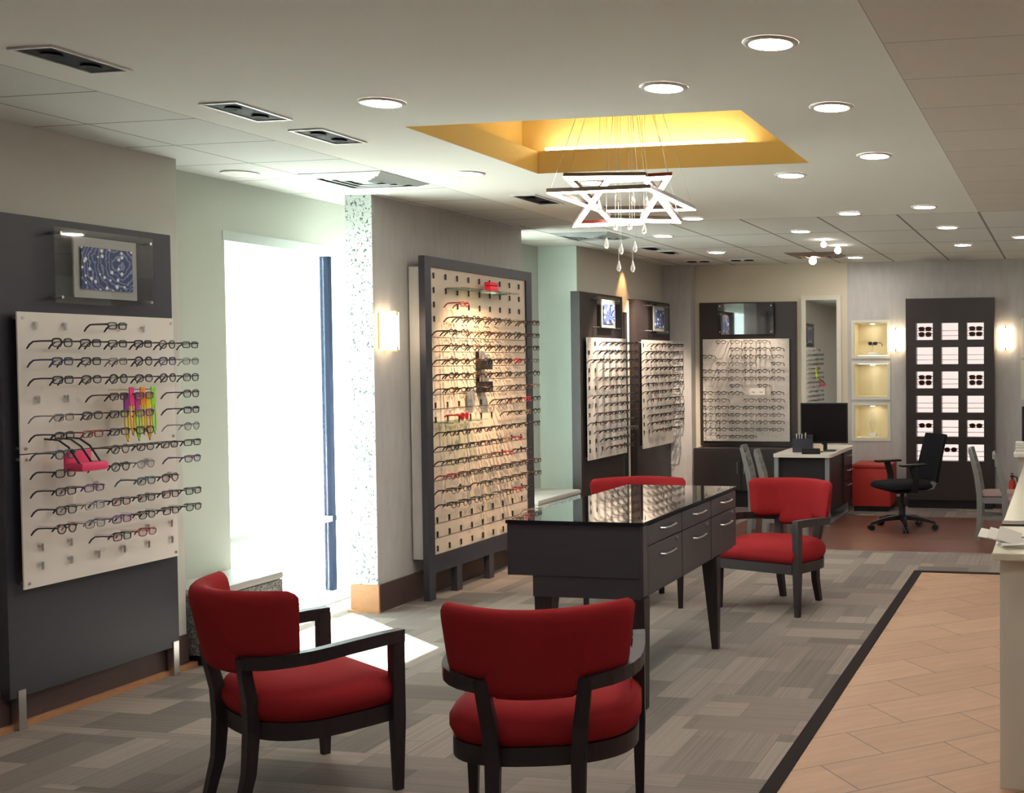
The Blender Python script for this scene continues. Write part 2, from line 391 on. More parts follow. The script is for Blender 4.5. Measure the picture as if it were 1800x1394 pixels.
# tray: lip, cove ledge, upper box
LZ, LO, UZ = 3.14, 0.2, 3.42
m = MB()
a = [(TX0, TY0), (TX1, TY0), (TX1, TY1), (TX0, TY1)]; b = [(TX0-LO, TY0-LO), (TX1+LO, TY0-LO), (TX1+LO, TY1+LO), (TX0-LO, TY1+LO)]
m.grid([[Vector((*q, CE)) for q in a], [Vector((*q, LZ)) for q in a], [Vector((*q, LZ)) for q in b], [Vector((*q, UZ)) for q in b]], 0, True)
m.poly([(*q, UZ) for q in b])
tr = struct('ceiling_tray', m, M['tray'])
t = thing('cove_light', 'glowing white strip light on the far ledge of the yellow ceiling tray', 'light', (-2.605, TY1+0.1, LZ))
MB().box(-0.68, 0.68, -0.02, 0.02, 0.0, 0.02).build('light_base', M['white'], t)
MB().box(-0.665, 0.665, -0.010, 0.010, 0.02, 0.040, bev=0.006).build('light_tube', M['cove'], t)

# left side: near pier, window wall, free-standing partition, far pier
struct('wall_left', MB().box(-5.6, -5.09, YN, 6.08, 0, CE), M['wall'])
WY0, WY1, WH, GX = 6.82, 10.45, 2.64, -5.46
struct('wall_window', MB().box(-5.6, -5.36, 6.08, WY0, 0, CE).box(-5.6, -5.36, WY1, 11.54, 0, CE).box(-5.6, -5.36, WY0, WY1, WH+.03, CE).box(-5.6, -5.38, WY0, WY1, 0, 0.05), mat('wall_paint_grey_green', (0.47, 0.505, 0.45), 0.85, noise=0.02, nscale=3))
# window: white sill, head and rails, dark mullions, one pane per bay
w = struct('window_1', MB().box(-5.56, -5.355, WY0-.02, WY1+.02, WH-.035, WH+.03).box(-5.56, -5.40, WY0-.02, WY1+.02, 0.0, 0.07), M['alu'])
for y in (8.06, 9.3): MB().box(-5.505, -5.435, y-.024, y+.024, 0.07, WH-.035).build('mullion', M['mullion'], w)
for y0, y1 in ((WY0, 8.032), (8.088, 9.272), (9.328, WY1)):
    MB().box(-5.52, -5.43, y0, y1, 0.60, 0.64).build('rail', M['alu'], w)
    MB().box(-5.478, -5.466, y0, y1, 0.07, WH-.035).build('pane', M['pane'], w)
struct('pavement', MB().box(-30, -5.62, -12, 30, -0.12, -0.05), mat('pale_concrete', (0.62, 0.62, 0.60), 0.9, noise=0.08, nscale=1.5))
PX0, PX1, PY0, PY1 = -5.04, -4.83, 7.67, 10.06
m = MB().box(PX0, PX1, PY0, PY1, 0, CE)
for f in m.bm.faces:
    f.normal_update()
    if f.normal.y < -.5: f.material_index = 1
struct('wall_middle', m, [M['wallpaper'], M['glint_paper']])
FX = -4.93                                                # far pier face
m = MB().box(-5.6, FX, 11.54, YB+.2, 0, CE)
for f in m.bm.faces:
    f.normal_update()
    if f.normal.y < -.5: f.material_index = 1
struct('wall_far_left', m, [M['wall_taupe'], M['wall_green']])
struct('wall_corner', MB().box(FX, -4.56, 14.22, YB+.2, 0, CE), M['wallpaper'])
# back wall with two niche towers
NX0, NX1 = -2.515, -2.10
NZ = [(1.85, 2.255), (1.345, 1.75), (0.835, 1.24)]
N2 = (-0.45, -0.03)
struct('wall_back_left', MB().box(-4.7, -2.60, YB, YB+.3, 0, CE), M['wall_beige'])
m = MB()
xs = [(-2.60, NX0), (NX1, N2[0]), (N2[1], XR)]
for x0, x1 in xs: m.box(x0, x1, YB, YB+.3, 0, CE)
for x0, x1 in ((NX0, NX1), N2):
    zs = [0] + [v for p in reversed(NZ) for v in p] + [CE]
    for i in range(0, len(zs), 2): m.box(x0, x1, YB, YB+.3, zs[i], zs[i+1])
struct('wall_back', m, M['wallpaper'])
struct('wall_right', MB().box(XR, XR+.2, YN, YB+.3, 0, CE), M['white_wall'])
struct('wall_near', MB().box(-5.6, XR, YN-.2, YN, 0, CE), M['white_wall'])
# baseboards
struct('baseboard_left', MB().box(-5.09, -5.075, YN, 6.08, 0, 0.20).box(-5.36, -5.09, 6.08, 6.095, 0, 0.2), M['base_dark'])
struct('trim_2', MB().box(-5.09, -5.05, YN, 6.12, 0, 0.03), M['oak_or_lit_base'])
struct('baseboard_middle', MB().box(PX1, PX1+.015, PY0, PY1, 0, 0.2).box(PX0, PX1, PY1, PY1+.015, 0, 0.2), M['base_dark'])
struct('baseboard_end', MB().box(PX0, PX1+.015, PY0-.015, PY0, 0, 0.2).box(PX0-.015, PX1+.03, PY0-.035, PY0-.015, 0, 0.02), M['oak_or_lit_base'])  # daylight on the end baseboard put into an orange-brown colour
struct('baseboard_far', MB().box(FX, FX+.015, 11.54, 14.22, 0, 0.15).box(FX, -4.56, 14.205, 14.22, 0, .15), M['base_dark'])
struct('baseboard_back', MB().box(-4.56, XR, YB-.015, YB, 0, 0.12), M['base_dark'])

# niche liners + their lamps
def niche(x0, x1, z0, z1, name, label):
    t = thing(name, label, 'niche', ((x0+x1)/2, YB, z0), group='lit wall niches')
    w, h, d, th = x1-x0, z1-z0, 0.27, 0.008
    b = MB(); hw = w/2-.002
    b.box(-hw, hw, d-th, d, 0.002, h-.002); b.box(-hw, -hw+th, 0, d-th, 0.002, h-.002); b.box(hw-th, hw, 0, d-th, 0.002, h-.002)
    b.box(-hw+th, hw-th, 0, d-th, 0.002, th); b.box(-hw+th, hw-th, 0, d-th, h-.002-th, h-.002)
    b.build('liner', M['niche'], t)
    k = 0.035
    MB().box(-w/2-k, w/2+k, -0.012, -0.001, -k, 0).box(-w/2-k, w/2+k, -.012, -.001, h, h+k).box(-w/2-k, -w/2, -.012, -.001, 0, h).box(w/2, w/2+k, -.012, -.001, 0, h).build('face_frame', M['cream'], t)
    MB().lathe([(0.028, h-.016), (0.028, h-.011)], (0, .13, 0), 14).build('puck_light', M['lamp_small'], t)
    return t
for i, (z0, z1) in enumerate(NZ):
    niche(NX0, NX1, z0, z1, 'wall_niche', ['yellow lit wall niche holding one pair of sunglasses', 'empty yellow lit wall niche between two others', 'yellow lit wall niche holding a clear head stand'][i])
    if i < 2: niche(N2[0], N2[1], z0, z1, 'wall_niche', ['topmost yellow wall niche cut by the right photo edge', 'second yellow wall niche down at the right photo edge'][i])

# ------------------------------------------------------------------ ceiling fittings
def downlight_mesh():
    a = MB()
    n = 28
    rows = []
    for r_, z in ((0.083, -0.001), (0.083, -0.009), (0.092, -0.011), (0.104, -0.005), (0.106, -0.0005)):
        rows.append([Vector((r_*math.cos(k*2*PI/n), r_*math.sin(k*2*PI/n), z)) for k in range(n)])
    a.grid(rows, 0, True)
    return a.mesh('trim_ring', M['trim_white'], True), MB().lathe([(0.083, -0.0015), (0.083, -0.006)], n=n).mesh('lens', M['lamp'])
DM = downlight_mesh()
LAMPS = [(-1.08, 4.38, 'large near one at top right'), (-1.71, 4.98, 'directly before the yellow tray, centre of three'), (-1.07, 5.54, 'right of the yellow tray, nearest'),
 (-3.07, 4.98, 'left of the yellow tray, nearest'), (-1.08, 6.91, 'right of the yellow tray, beside its far edge'), (-1.72, 7.50, 'just behind the tray, far right corner'),
 (-3.69, 6.95, 'left of the yellow tray, beside its far end'), (-3.07, 7.50, 'seen through the pendant light rings'), (-1.06, 9.30, 'last one on the smooth ceiling, right'),
 (-1.70, 9.55, 'last one on the smooth ceiling, centre'), (-3.04, 9.56, 'just right of the pendant light'), (-3.74, 10.83, 'below right of the pendant, on back tiles'),
 (-2.38, 10.77, 'first one on the back tiles, centre'), (-1.02, 10.79, 'first one on the back tiles, right'), (-1.02, 12.48, 'right back tiles, second behind'),
 (-2.37, 13.67, 'farthest one, close to the niches'), (-3.74, 12.62, 'back tiles above the far left boards'), (-0.385, 11.82, 'at the right photo edge, far back'),
 (-3.07, 2.4, 'added unseen behind the viewer, left row'), (-1.07, 2.6, 'added unseen behind the viewer, right row'), (-3.07, -.4, 'added unseen behind the viewer, far left row'), (-1.07, -.4, 'added unseen behind the viewer, far right row'),  # extra unseen lamps, added to light the foreground
 (1.3, 3.0, 'added unseen over the counter, near'), (1.3, 6.5, 'added unseen over the counter, middle'), (1.3, 10.0, 'added unseen over the counter, far')]  # added out of view as well, for more light in the foreground
for i, (x, y, s) in enumerate(LAMPS):
    t = thing('downlight', 'round recessed downlight ' + s, 'light', (x, y, CE), group='recessed ceiling downlights')
    link('trim_ring', DM[0], t); link('lens', DM[1], t)
# recessed black spotlight boxes
def spot_box(x, y, l, label, n=2, wx=0.17):
    t = thing('recessed_spotlight', label, 'light', (x, y, CE), group='black recessed spotlights')
    k = 0.014; hw, hl = wx/2, l/2
    MB().box(-hw-k, hw+k, -hl-k, -hl, -.008, -.0005).box(-hw-k, hw+k, hl, hl+k, -.008, -.0005).box(-hw-k, -hw, -hl, hl, -.008, -.0005).box(hw, hw+k, -hl, hl, -.008, -.0005).build('trim_frame', M['vent_frame'], t)
    MB().box(-hw, hw, -hl, hl, -.003, -.0005).build('black_box', M['black_vent'], t)
    for i in range(n):
        yy = -hl+(i+.5)*l/n
        MB().lathe([(0.03, -.003), (.036, -.006), (.042, -.012), (.036, -.014), (.015, -.008)], (0, yy, 0), 16).build('gimbal_lamp', M['black_vent'], t, True)
for x, y, l, s in ((-3.815, 4.01, .37, 'nearest black rectangular recessed spotlight at top left'), (-3.80, 5.01, .38, 'second black recessed spotlight from the left photo edge'),
                   (-3.80, 5.65, .37, 'third black recessed spotlight, before the round air diffuser'), (-3.80, 8.19, .48, 'black recessed spotlight left of the pendant light rings'),
                   (-4.28, 12.0, .3, 'small black spotlight above the far left display boards, nearer'), (-4.25, 12.5, .3, 'small black spotlight above the far left display boards, farther')):
    spot_box(x, y, l, s)
for x, y, s in ((-4.28, 13.66, 'small black spotlight in the far left ceiling corner'), (-3.72, 13.62, 'small black spotlight above the back wall display board')):
    t = thing('recessed_spotlight', s, 'light', (x, y, CE), group='black recessed spotlights')
    MB().box(-.16, .16, -.07, .07, -.008, -.0005).build('trim_frame', M['vent_frame'], t)
    for q in (-.08, .08): MB().lathe([(0.06, -.008), (.06, -.016), (.03, -.012)], (q, 0, 0), 14).build('gimbal_lamp', M['black_vent'], t, True)
def diffuser(x, y, sz, material, label):
    t = thing('air_diffuser', label, 'air vent', (x, y, CE))
    h = sz/2
    b = MB()
    def rg(r0, r1, z0, z1):
        b.grid([[Vector((sx*r0, sy*r0, z0)) for sx, sy in ((-1, -1), (1, -1), (1, 1), (-1, 1))], [Vector((sx*r1, sy*r1, z1)) for sx, sy in ((-1, -1), (1, -1), (1, 1), (-1, 1))]], 0, True)
    b.box(-h, h, -h, h, -.004, .004)
    b.build('back_plate', material, t)
    b = MB()
    for r0, r1 in ((h*.98, h*.80), (h*.74, h*.58), (h*.52, h*.38), (h*.32, h*.16)): rg(r0, r1, -.004, -.026); rg(r1, r1-.012, -.026, -.022)
    b.poly([(-h*.15, -h*.15, -.024), (h*.15, -h*.15, -.024), (h*.15, h*.15, -.024), (-h*.15, h*.15, -.024)])
    b.build('louvre', material, t)
diffuser(-4.46, 7.02, .58, M['diffuser'], 'grey square ceiling air diffuser beside the textured partition')
diffuser(-4.40, 10.65, .58, M['diffuser'], 'grey square ceiling air diffuser behind the partition, under the pendant')
diffuser(-2.75, 13.2, .6, M['diffuser_brown'], 'brown square ceiling air diffuser near the back mirror')
t = thing('ceiling_speaker', 'off-white round ceiling speaker near the bright window', 'speaker', (-5.07, 6.61, CE))
MB().lathe([(.115, -.0005), (.115, -.008), (.10, -.012)], n=28).build('rim', M['white'], t, True)
MB().lathe([(.099, -.002), (.099, -.009), (.05, -.013)], n=28).build('grille', M['ceiling'], t, True)
for x, y, r_, s in ((-2.33, 11.6, .029, 'small white eyeball spotlight on back ceiling, left of a pair'), (-2.30, 12.2, .035, 'small white eyeball spotlight on back ceiling, right of a pair'), (-2.80, 13.3, .043, 'white eyeball spotlight hanging before the brown diffuser')):
    t = thing('eyeball_spotlight', s, 'light', (x, y, CE), group='white eyeball spotlights')
    MB().lathe([(r_*.6, -.0005), (r_*.6, -.025)], n=14).build('collar', M['white'], t, True)
    MB().lathe([(r_*.3*1, -.02)]+[(r_*math.sin(a*PI/8), -.02-r_+r_*math.cos(a*PI/8)) for a in range(2, 8)]+[(r_*.1, -.02-2*r_)], n=16).build('bulb', M['lamp_small'], t, True)

# pendant light: three tilted rhombic LED rings, wires, crystal drops
t = thing('pendant_light', 'white geometric LED ring pendant with crystal drops hanging below yellow tray', 'light', (-2.40, 6.29, UZ))
def wl(p): return Vector(p)-Vector((-2.40, 6.29, UZ))
RINGS = [[(-2.653, 6.1, 2.815), (-2.212, 6.1, 2.803), (-2.155, 6.5, 2.61), (-2.567, 6.5, 2.63)],
         [(-2.427, 6.12, 2.794), (-2.082, 6.12, 2.800), (-2.392, 6.53, 2.611), (-2.787, 6.53, 2.608)],
         [(-2.706, 6.0, 2.722), (-2.174, 6.07, 2.735), (-2.103, 6.6, 2.690), (-2.63, 6.52, 2.687)]]
MB().lathe([(.16, -.001), (.16, -.03), (.14, -.035)], n=28).build('canopy', M['white'], t, True)
for k, q in enumerate(RINGS):
    pts = [wl(p) for p in q]
    nrm = (pts[1]-pts[0]).cross(pts[3]-pts[0]).normalized()
    if nrm.z < 0: nrm = -nrm
    c = sum(pts, Vector())/4
    rg = MB().sweep(pts, .030, .022, nrm, closed=True).build('ring', M['red_brown' if k == 1 else 'led_body'], t)
    MB().sweep([p-nrm*.0145 for p in pts], .029, .007, nrm, closed=True).build('light_strip', M['led'], rg)
    for p in pts[:3]: MB().tube([p+nrm*.015, Vector((p.x*.42, p.y*.42, -.03))], .0016, 5).build('cable', M['chrome'], t)
for x, y, z in ((-2.44, 6.29, 2.72), (-2.436, 6.25, 2.55), (-2.434, 6.33, 2.43), (-2.434, 6.29, 2.33), (-2.35, 6.3, 2.70), (-2.352, 6.25, 2.55), (-2.352, 6.33, 2.44), (-2.352, 6.29, 2.325), (-2.51, 6.30, 2.46), (-2.278, 6.28, 2.53), (-2.28, 6.33, 2.69), (-2.51, 6.2, 2.66)):
    p = wl((x, y, z))
    o = MB().lathe([(.003, .034), (.006, .02), (.012, .0), (.014, -.012), (.009, -.024), (.002, -.029)], p, 10).build('crystal_drop', M['crystal'], t, True)
    MB().tube([p+Vector((0, 0, .03)), Vector((p.x*.9, p.y*.9, -.03))], .0010, 4).build('wire', M['chrome'], o)

# wall sconces
def sconce(loc, rz, label):
    """front faces local +y, back on y=0"""
    t = thing('wall_sconce', label, 'light', loc, rz, 'brass wall sconces')
    MB().box(-.075, .075, 0.0005, .018, -.13, .13, bev=.004).build('back_plate', M['gold'], t)
    n = 14; rows = []
    for z, k in ((-.14, .93), (-.135, 1), (.135, 1), (.14, .93)):
        rows.append([Vector((.098*k*math.cos(PI*i/n), .028+.075*k*math.sin(PI*i/n), z)) for i in range(n+1)])
    MB().grid(rows, 0, True, True).build('glass_shade', M['sconce'], t, True)
    for z in (-.142, .142): MB().box(-.008, .008, .010, .112, z-.004, z+.004).box(-.008, .008, .104, .110, z-(.03 if z > 0 else 0), z+(0 if z > 0 else .03)).build('clip', M['gold'], t)
sconce((PX1, 7.80, 2.03), -PI/2, 'glowing brass wall sconce on the grey textured partition')
sconce((-1.985, YB, 2.045), PI, 'glowing brass wall sconce left of the sunglass tower')
sconce((-0.665, YB, 2.05), PI, 'glowing brass wall sconce right of the sunglass tower')

# ------------------------------------------------------------------ eyeglasses
COLS = {'black': (.012, .012, .014), 'dark red': (.28, .012, .02), 'brown': (.045, .02, .012), 'navy': (.03, .03, .13), 'grey metal': (.16, .16, .17), 'teal': (.03, .12, .15), 'gold metal': (.30, .20, .10), 'purple': (.13, .03, .16)}
EM = {k: mat(k.replace(' ', '_')+'_frame', v, 0.3, 0.6 if 'metal' in k else 0) for k, v in COLS.items()}
def lens_outline(cx, shape, n):
    out = []
    ex, a, b = {'rectangular': (4, .026, .0165), 'round': (2, .0235, .0215), 'oval': (2.4, .026, .018), 'browline': (3, .0255, .019)}[shape]
    for i in range(n):
        th = 2*PI*i/n
        c, s_ = math.cos(th), math.sin(th)
        out.append((cx+a*math.copysign(abs(c)**(2/ex), c), b*math.copysign(abs(s_)**(2/ex), s_)))
    return out
_cache = {}
def glasses_meshes(shape, col, detail, half_rim=False, sun=None):
    key = (shape, col, detail, half_rim, sun)
    if key in _cache: return _cache[key]
    n, sd = (18, 6) if detail == 2 else (12, 4)
    thick = .0030 if 'metal' in col else .0042
    if detail < 2: thick *= 1.15
    f = MB()
    for s_ in (-1, 1):
        pts = [Vector((x, -.25*(x/.066)**2*.02, z)) for x, z in lens_outline(s_*.0335, shape, n)]
        f.tube(pts, thick*.7, sd, closed=True)
        if not half_rim:   # heavier brow
            up = sorted([p for p in pts if p.z > .006], key=lambda p: p.x)
            f.tube([p+Vector((0, 0, .001)) for p in up], thick, sd)
        f.tube([(s_*.058, -.004, .008), (s_*.066, -.006, .009), (s_*.068, -.012, .009)], thick, sd)
    f.tube([(-.010, 0, .003), (0, .002, .007), (.010, 0, .003)], thick*.8, sd)
    fm = f.mesh('frame_front', EM[col], True)
    tm = []
    for s_ in (-1, 1):
        pts = [(s_*.068, -.010, .009), (s_*.0685, -.06, .009), (s_*.067, -.105, .006), (s_*.065, -.128, -.008), (s_*.064, -.145, -.028)]
        tm.append(MB().tube(pts, .0025, sd, rs=[thick*.9, thick*.9, thick, thick*1.1, thick*.9]).mesh('temple', EM[col], True))
    l = []
    for s_ in (-1, 1):
        o_ = [(x, z) for x, z in lens_outline(s_*.0335, shape, n)]
        lm = MB().grid([[Vector((x, -.0006, z)) for x, z in o_], [Vector((x, .0006, z)) for x, z in o_]], 0, True, True)
        l.append(lm.mesh('lens', sun or M['lens']))
    one = None
    if detail == 0:
        b = bmesh.new()
        for me in [fm]+tm: b.from_mesh(me)
        one = bpy.data.meshes.new('eyeglasses'); b.to_mesh(one); b.free(); one.materials.append(EM[col])
    _cache[key] = (fm, tm, l, one)
    return _cache[key]
SHAPES = ['rectangular', 'rectangular', 'browline', 'oval', 'round']
def put_glasses(loc, rz, shape, col, label, group, detail, half=False, name='eyeglasses', cat='eyeglasses', sun=None, tilt=0.0):
    fm, tm, l, one = glasses_meshes(shape, col, detail, half, sun)
    if detail == 0:
        o = link(name, one); o.location = loc; o.rotation_euler = (tilt, 0, rz); return tag(o, label, cat, group)
    t = thing(name, label, cat, loc, rz, group); t.rotation_euler = (tilt, 0, rz)
    link('frame_front', fm, t)
    for q in tm: link('temple', q, t)
    if detail == 2 or sun:
        for q in l: link('lens', q, t)
    return t

# pegs: a short hook, or a long rod carrying a frame
peg_short = MB().tube([(0, 0, 0), (0, .018, 0)], .009, 8).box(-.006, .006, .012, .018, -.030, .006).mesh('peg', M['chrome'])
peg_dark = MB().tube([(0, 0, 0), (0, .010, 0)], .007, 6).box(-.007, .007, .004, .010, -.036, .008).mesh('peg', M['black'])
peg_rod = MB().tube([(0, 0, 0), (0, .165, 0)], .0024, 5).box(-.003, .003, .158, .166, -.002, .006).mesh('peg', M['chrome'])
def fill(board, name, rows, cols, rz, place, front, detail, palette, group, pegs='short', stuffpeg=False):
    """rows: list of strings, x = frame on the peg, . = bare peg; place(c, r) -> world point on the panel"""
    nm = Vector((math.cos(rz+PI/2), math.sin(rz+PI/2), 0))
    inv = Matrix.Rotation(-board.rotation_euler.z, 4, 'Z')
    for r_, s in enumerate(rows):
        k = 0; tot = s.count('x')
        for c, ch in enumerate(s):
            if ch == ' ': continue
            p = Vector(place(c, r_))
            pm = peg_rod if ch == 'x' else (peg_dark if pegs == 'dark' else peg_short)
            if not stuffpeg or ch == '.':
                o = link('peg', pm, board); o.location = inv @ (p-board.location); o.rotation_euler = (0, 0, rz-board.rotation_euler.z)
            if ch == 'x':
                col = random.choice(palette); sh = random.choice(SHAPES)
                ordn = 'only pair' if tot == 1 else ORD[k]+' from left'
                put_glasses(p+nm*front+Vector((0, 0, -.006)), rz+random.uniform(-.05, .05), sh, col,
                            f'{col} {sh} eyeglasses, {ordn}, {ORD[r_]} row down, {name}', group, detail, random.random() < .3, tilt=0)
                k += 1

# ---- display boards
def picture(loc, rz, w, h, pw, ph, art, label, pane='clear', standoffs=True):
    """front faces local -y ... built facing local +y, centre at loc"""
    t = thing('picture_display', label, 'picture', loc, rz)
    MB().box(-w/2, w/2, .050, .056, -h/2, h/2).build('acrylic_pane', M[pane], t)
    if art:
        MB().box(-pw/2, pw/2, .040, .0495, -ph/2, ph/2).build('mount_board', M['silver_board'], t)
        MB().box(-pw*.41, pw*.41, .0566, .058, -ph*.36, ph*.34).build('print', M[art], t)
    for sx in (-1, 1):
        for sz in (-1, 1):
            MB().tube([(sx*(w/2-.03), 0, sz*(h/2-.03)), (sx*(w/2-.03), .066, sz*(h/2-.03))], .008, 10).build('standoff', M['chrome'], t, True)
    return t

# board 1: near left
BX = -5.025
t = thing('display_board', 'tall charcoal display board with white peg panel nearest on the left wall', 'display board', (BX, 5.38, 0), -PI/2)
MB().box(-.565, .565, -.06, 0, .165, 2.54, bev=.002).build('back_board', M['panel'], t)
MB().box(-.51, .52, .045, .053, 1.365, 2.06).build('acrylic_panel', M['acrylic'], t)
MB().box(-.51, .52, .045, .053, .70, 1.36).build('acrylic_panel', M['acrylic'], t)
for x in (-.49, .49):
    for z in (2.03, 1.39, 1.335, .725): MB().tube([(x, 0, z), (x, .057, z)], .008, 8).build('screw_cap', M['chrome'], t, True)
for x in (-.535, .50): MB().box(x-.022, x+.022, -.04, .006, .012, .20, bev=.003).box(x-.024, x+.024, -.042, .008, 0, .012).build('leg', M['chrome'], t)
# local +x is world -y here (rz=-90): column 0 is nearest the camera
b1rows = ['..x..'+' ', 'xxxxxx', 'xxxxxx', 'xxxxxx', '..xx.x', 'xxxx.x', 'xxxx.x', 'x.xxxx', 'x.xx.x', 'xx.xx.', 'xxxxxx', 'xxxxxx', '..xx..', '......']
PAL1 = ['black']*11+['grey metal', 'dark red', 'navy', 'brown', 'purple', 'teal']
fill(t, 'white board at far left', b1rows, 6, -PI/2, lambda c, r_: (BX+.053, 4.955+.174*c, 2.005-.0915*r_), .165, 2, PAL1, 'frames on the near left board')
picture((BX, 5.42, 2.305), -PI/2, .66, .385, .42, .315, 'art1', 'clear acrylic picture with blue dotted print on the near left board')

# board 2: frame stand on the partition
B2 = -4.665
t = thing('display_board', 'dark framed beige peg display board standing against the grey partition', 'display board', (B2, 9.0, 0), -PI/2)
y0, y1 = -.91, .91
fr = MB()
fr.box(y0, y0+.11, -.05, 0, 0, 2.60); fr.box(y1-.09, y1, -.05, 0, 0, 2.60); fr.box(y0+.11, y1-.09, -.05, 0, 2.52, 2.60); fr.box(y0+.11, y1-.09, -.05, 0, .20, .335)
fr.build('frame', M['panel'], t)
MB().box(y0+.03, y1-.03, PX1+.017-B2, -.05, .31, 2.52).build('back_box', M['wallpaper'], t)
MB().box(y0+.11, y1-.09, -.05, -.015, .335, 2.52).build('peg_panel', M['acrylic_beige'], t)
for x in (.46-.005, -.08): MB().box(x-.04, x+.04, -.05, 0, 0, .20).build('leg', M['panel'], t)
MB().box(y0+.11, y1-.09, -.06, -.052, .20, .25).build('rail', M['steel_leg'], t)
b2rows = ['.........', '.........', '.x.......', '.xxxxxxxx', 'xxxxxxxxx', 'xxxxxxxxx', 'xxxxxxxxx', 'xxxxxxxxx', 'xxxx.xxxx', '.....xxxx', '......xxx', 'xxxxxxxxx', 'xxxxxxx..', 'xxxxxx.x.', 'xxxxxxxxx', 'xx.xxxxxx', 'xxxxxxxx.', '.........', '........x', '.........']
PAL2 = ['black']*7+['brown']*4+['dark red', 'grey metal', 'gold metal']
fill(t, 'framed beige board', b2rows[:15], 9, -PI/2, lambda c, r_: (B2-.015, 8.234+.18*c, 2.473-.1095*r_), .165, 1, PAL2, 'frames on the beige board', 'dark', True)
# the lower rows, counted from the bottom
ORD_B = ORD
for r_ in range(15, 20):
    s = b2rows[r_]; k = 0
    for c, ch in enumerate(s):
        p = Vector((B2-.015, 8.234+.18*c, 2.473-.1095*r_))
        if ch == '.':
            o = link('peg', peg_dark, t); o.location = Matrix.Rotation(PI/2, 4, 'Z') @ (p-t.location)
        else:
            col = random.choice(PAL2); sh = random.choice(SHAPES)
            lab = f'{col} {sh} eyeglasses, {ORD[k]} from left, {["lowest full", "next to lowest full"][0 if r_ == 16 else 1]} row, framed beige board' if r_ < 18 else f'lone {col} {sh} eyeglasses low at right edge of framed beige board'
            put_glasses(p+Vector((.165, 0, -.006)), -PI/2+random.uniform(-.05, .05), sh, col, lab, 'frames on the beige board', 1)
            k += 1
rods = MB()
for r_, s in enumerate(b2rows):
    for c, ch in enumerate(s):
        if ch == 'x':
            p = Matrix.Rotation(PI/2, 4, 'Z') @ (Vector((B2-.015, 8.234+.18*c, 2.473-.1095*r_))-t.location)
            rods.tube([p, p+Vector((0, .166, 0))], .0024, 4)
o = rods.build('display_rods', M['chrome'], t); o['kind'] = 'stuff'
# thin dark rails behind the pegs
o = MB()
for r_ in (4, 5, 6, 7, 8, 9, 12, 13, 14, 17, 18): o.box(y0+.13, y1-.11, -.0155, -.0135, .127+2.30-.1095*r_, .1285+2.30-.1095*r_+.003)
o.build('panel_groove', M['base_dark'], t)
# items on board 2
def glass_shelf(ya, yb, z, label, d=.16):
    s = thing('glass_shelf', label, 'shelf', (B2-.015, (ya+yb)/2, z), -PI/2)
    w = yb-ya
    MB().box(-w/2, w/2, .002, d, -.005, .005).build('shelf_plate', M['shelf_glass'], s)
    for q in (-w*.35, w*.35): MB().box(q-.008, q+.008, .0005, d*.8, -.013, -.005).build('bracket', M['chrome'], s)
glass_shelf(8.42, 9.36, 2.375, 'green glass shelf near the top of the framed beige board')
t2 = thing('glasses_case', 'red glasses case on the upper green glass shelf', 'case', (B2+.075, 9.0, 2.38), -PI/2)
MB().box(-.075, .075, -.03, .03, .0005, .042, bev=.012).build('case_base', M['red_case'], t2, True)
MB().box(-.075, .075, -.03, .03, .043, .075, bev=.012).build('case_lid', M['red_case'], t2, True)
glass_shelf(8.2, 8.78, 1.345, 'small glass shelf with red sunglasses low on the framed beige board')
put_glasses((B2+.105, 8.47, 1.38), -PI/2+.1, 'browline', 'dark red', 'red sunglasses on the small glass shelf of the beige board', 'red sunglasses', 1, name='sunglasses', cat='sunglasses', sun=M['sun_red']).scale = (1.25, 1.1, 1.35)
for i, (y, z, hh, s) in enumerate(((8.93, 1.74, .15, 'upper black card display box on the framed beige board'), (8.93, 1.56, .15, 'middle black card display box on the framed beige board'), (8.74, 1.45, .13, 'grey card hanging lowest on the framed beige board'))):
    t2 = thing('display_box', s, 'display card', (B2-.015, y, z), -PI/2)
    if i < 2:
        MB().box(-.05, .05, .0005, .10, 0, .010).box(-.05, .05, .0005, .008, .010, hh).box(-.05, -.044, .008, .1, .010, hh*.55).box(.044, .05, .008, .1, .010, hh*.55).box(-.044, .044, .094, .1, .010, hh*.3).build('holder', M['black'], t2)
        MB().box(-.04, .04, .03, .036, .012, hh*1.0).box(-.04, .04, .06, .066, .012, hh*.8).build('card', M['chrome'], t2)
    else:
        MB().box(-.06, .06, .03, .034, 0, hh).build('card', M['steel_leg'], t2)
        MB().tube([(0, .0, hh-.01), (0, .03, hh-.01)], .004, 6).build('hook', M['black'], t2)

# boards 3 and 4 on the far pier
B3 = -4.83
def far_board(yc, hw, name, label, rows, cy0, dy, art, pname, group):
    t = thing('display_board', label, 'display board', (B3, yc, 0), -PI/2)
    MB().box(-hw, hw, FX+.002-B3, 0, .20, 2.52).build('back_board', M['panel_brown'], t)
    MB().box(-hw, hw, FX+.016-B3, -.01, 0, .20).build('plinth', M['black'], t)
    MB().box(-hw+.0, hw-.09, .03, .038, .775, 2.05).build('acrylic_panel', M['acrylic_grey'], t)
    for x in (-hw+.03, hw-.12):
        for z in (.80, 2.02): MB().tube([(x, 0, z), (x, .04, z)], .007, 6).build('screw_cap', M['chrome'], t)
    fill(t, name, rows, 7, -PI/2, lambda c, r_: (B3+.038, cy0+dy*c, 2.0-.0925*r_), .15, 0, ['black']*6+['brown', 'grey metal', 'brown'], group, 'dark', True)
    picture((B3, yc+.06, 2.31), -PI/2, hw*1.1, .36, hw*.64, .30, art, pname)
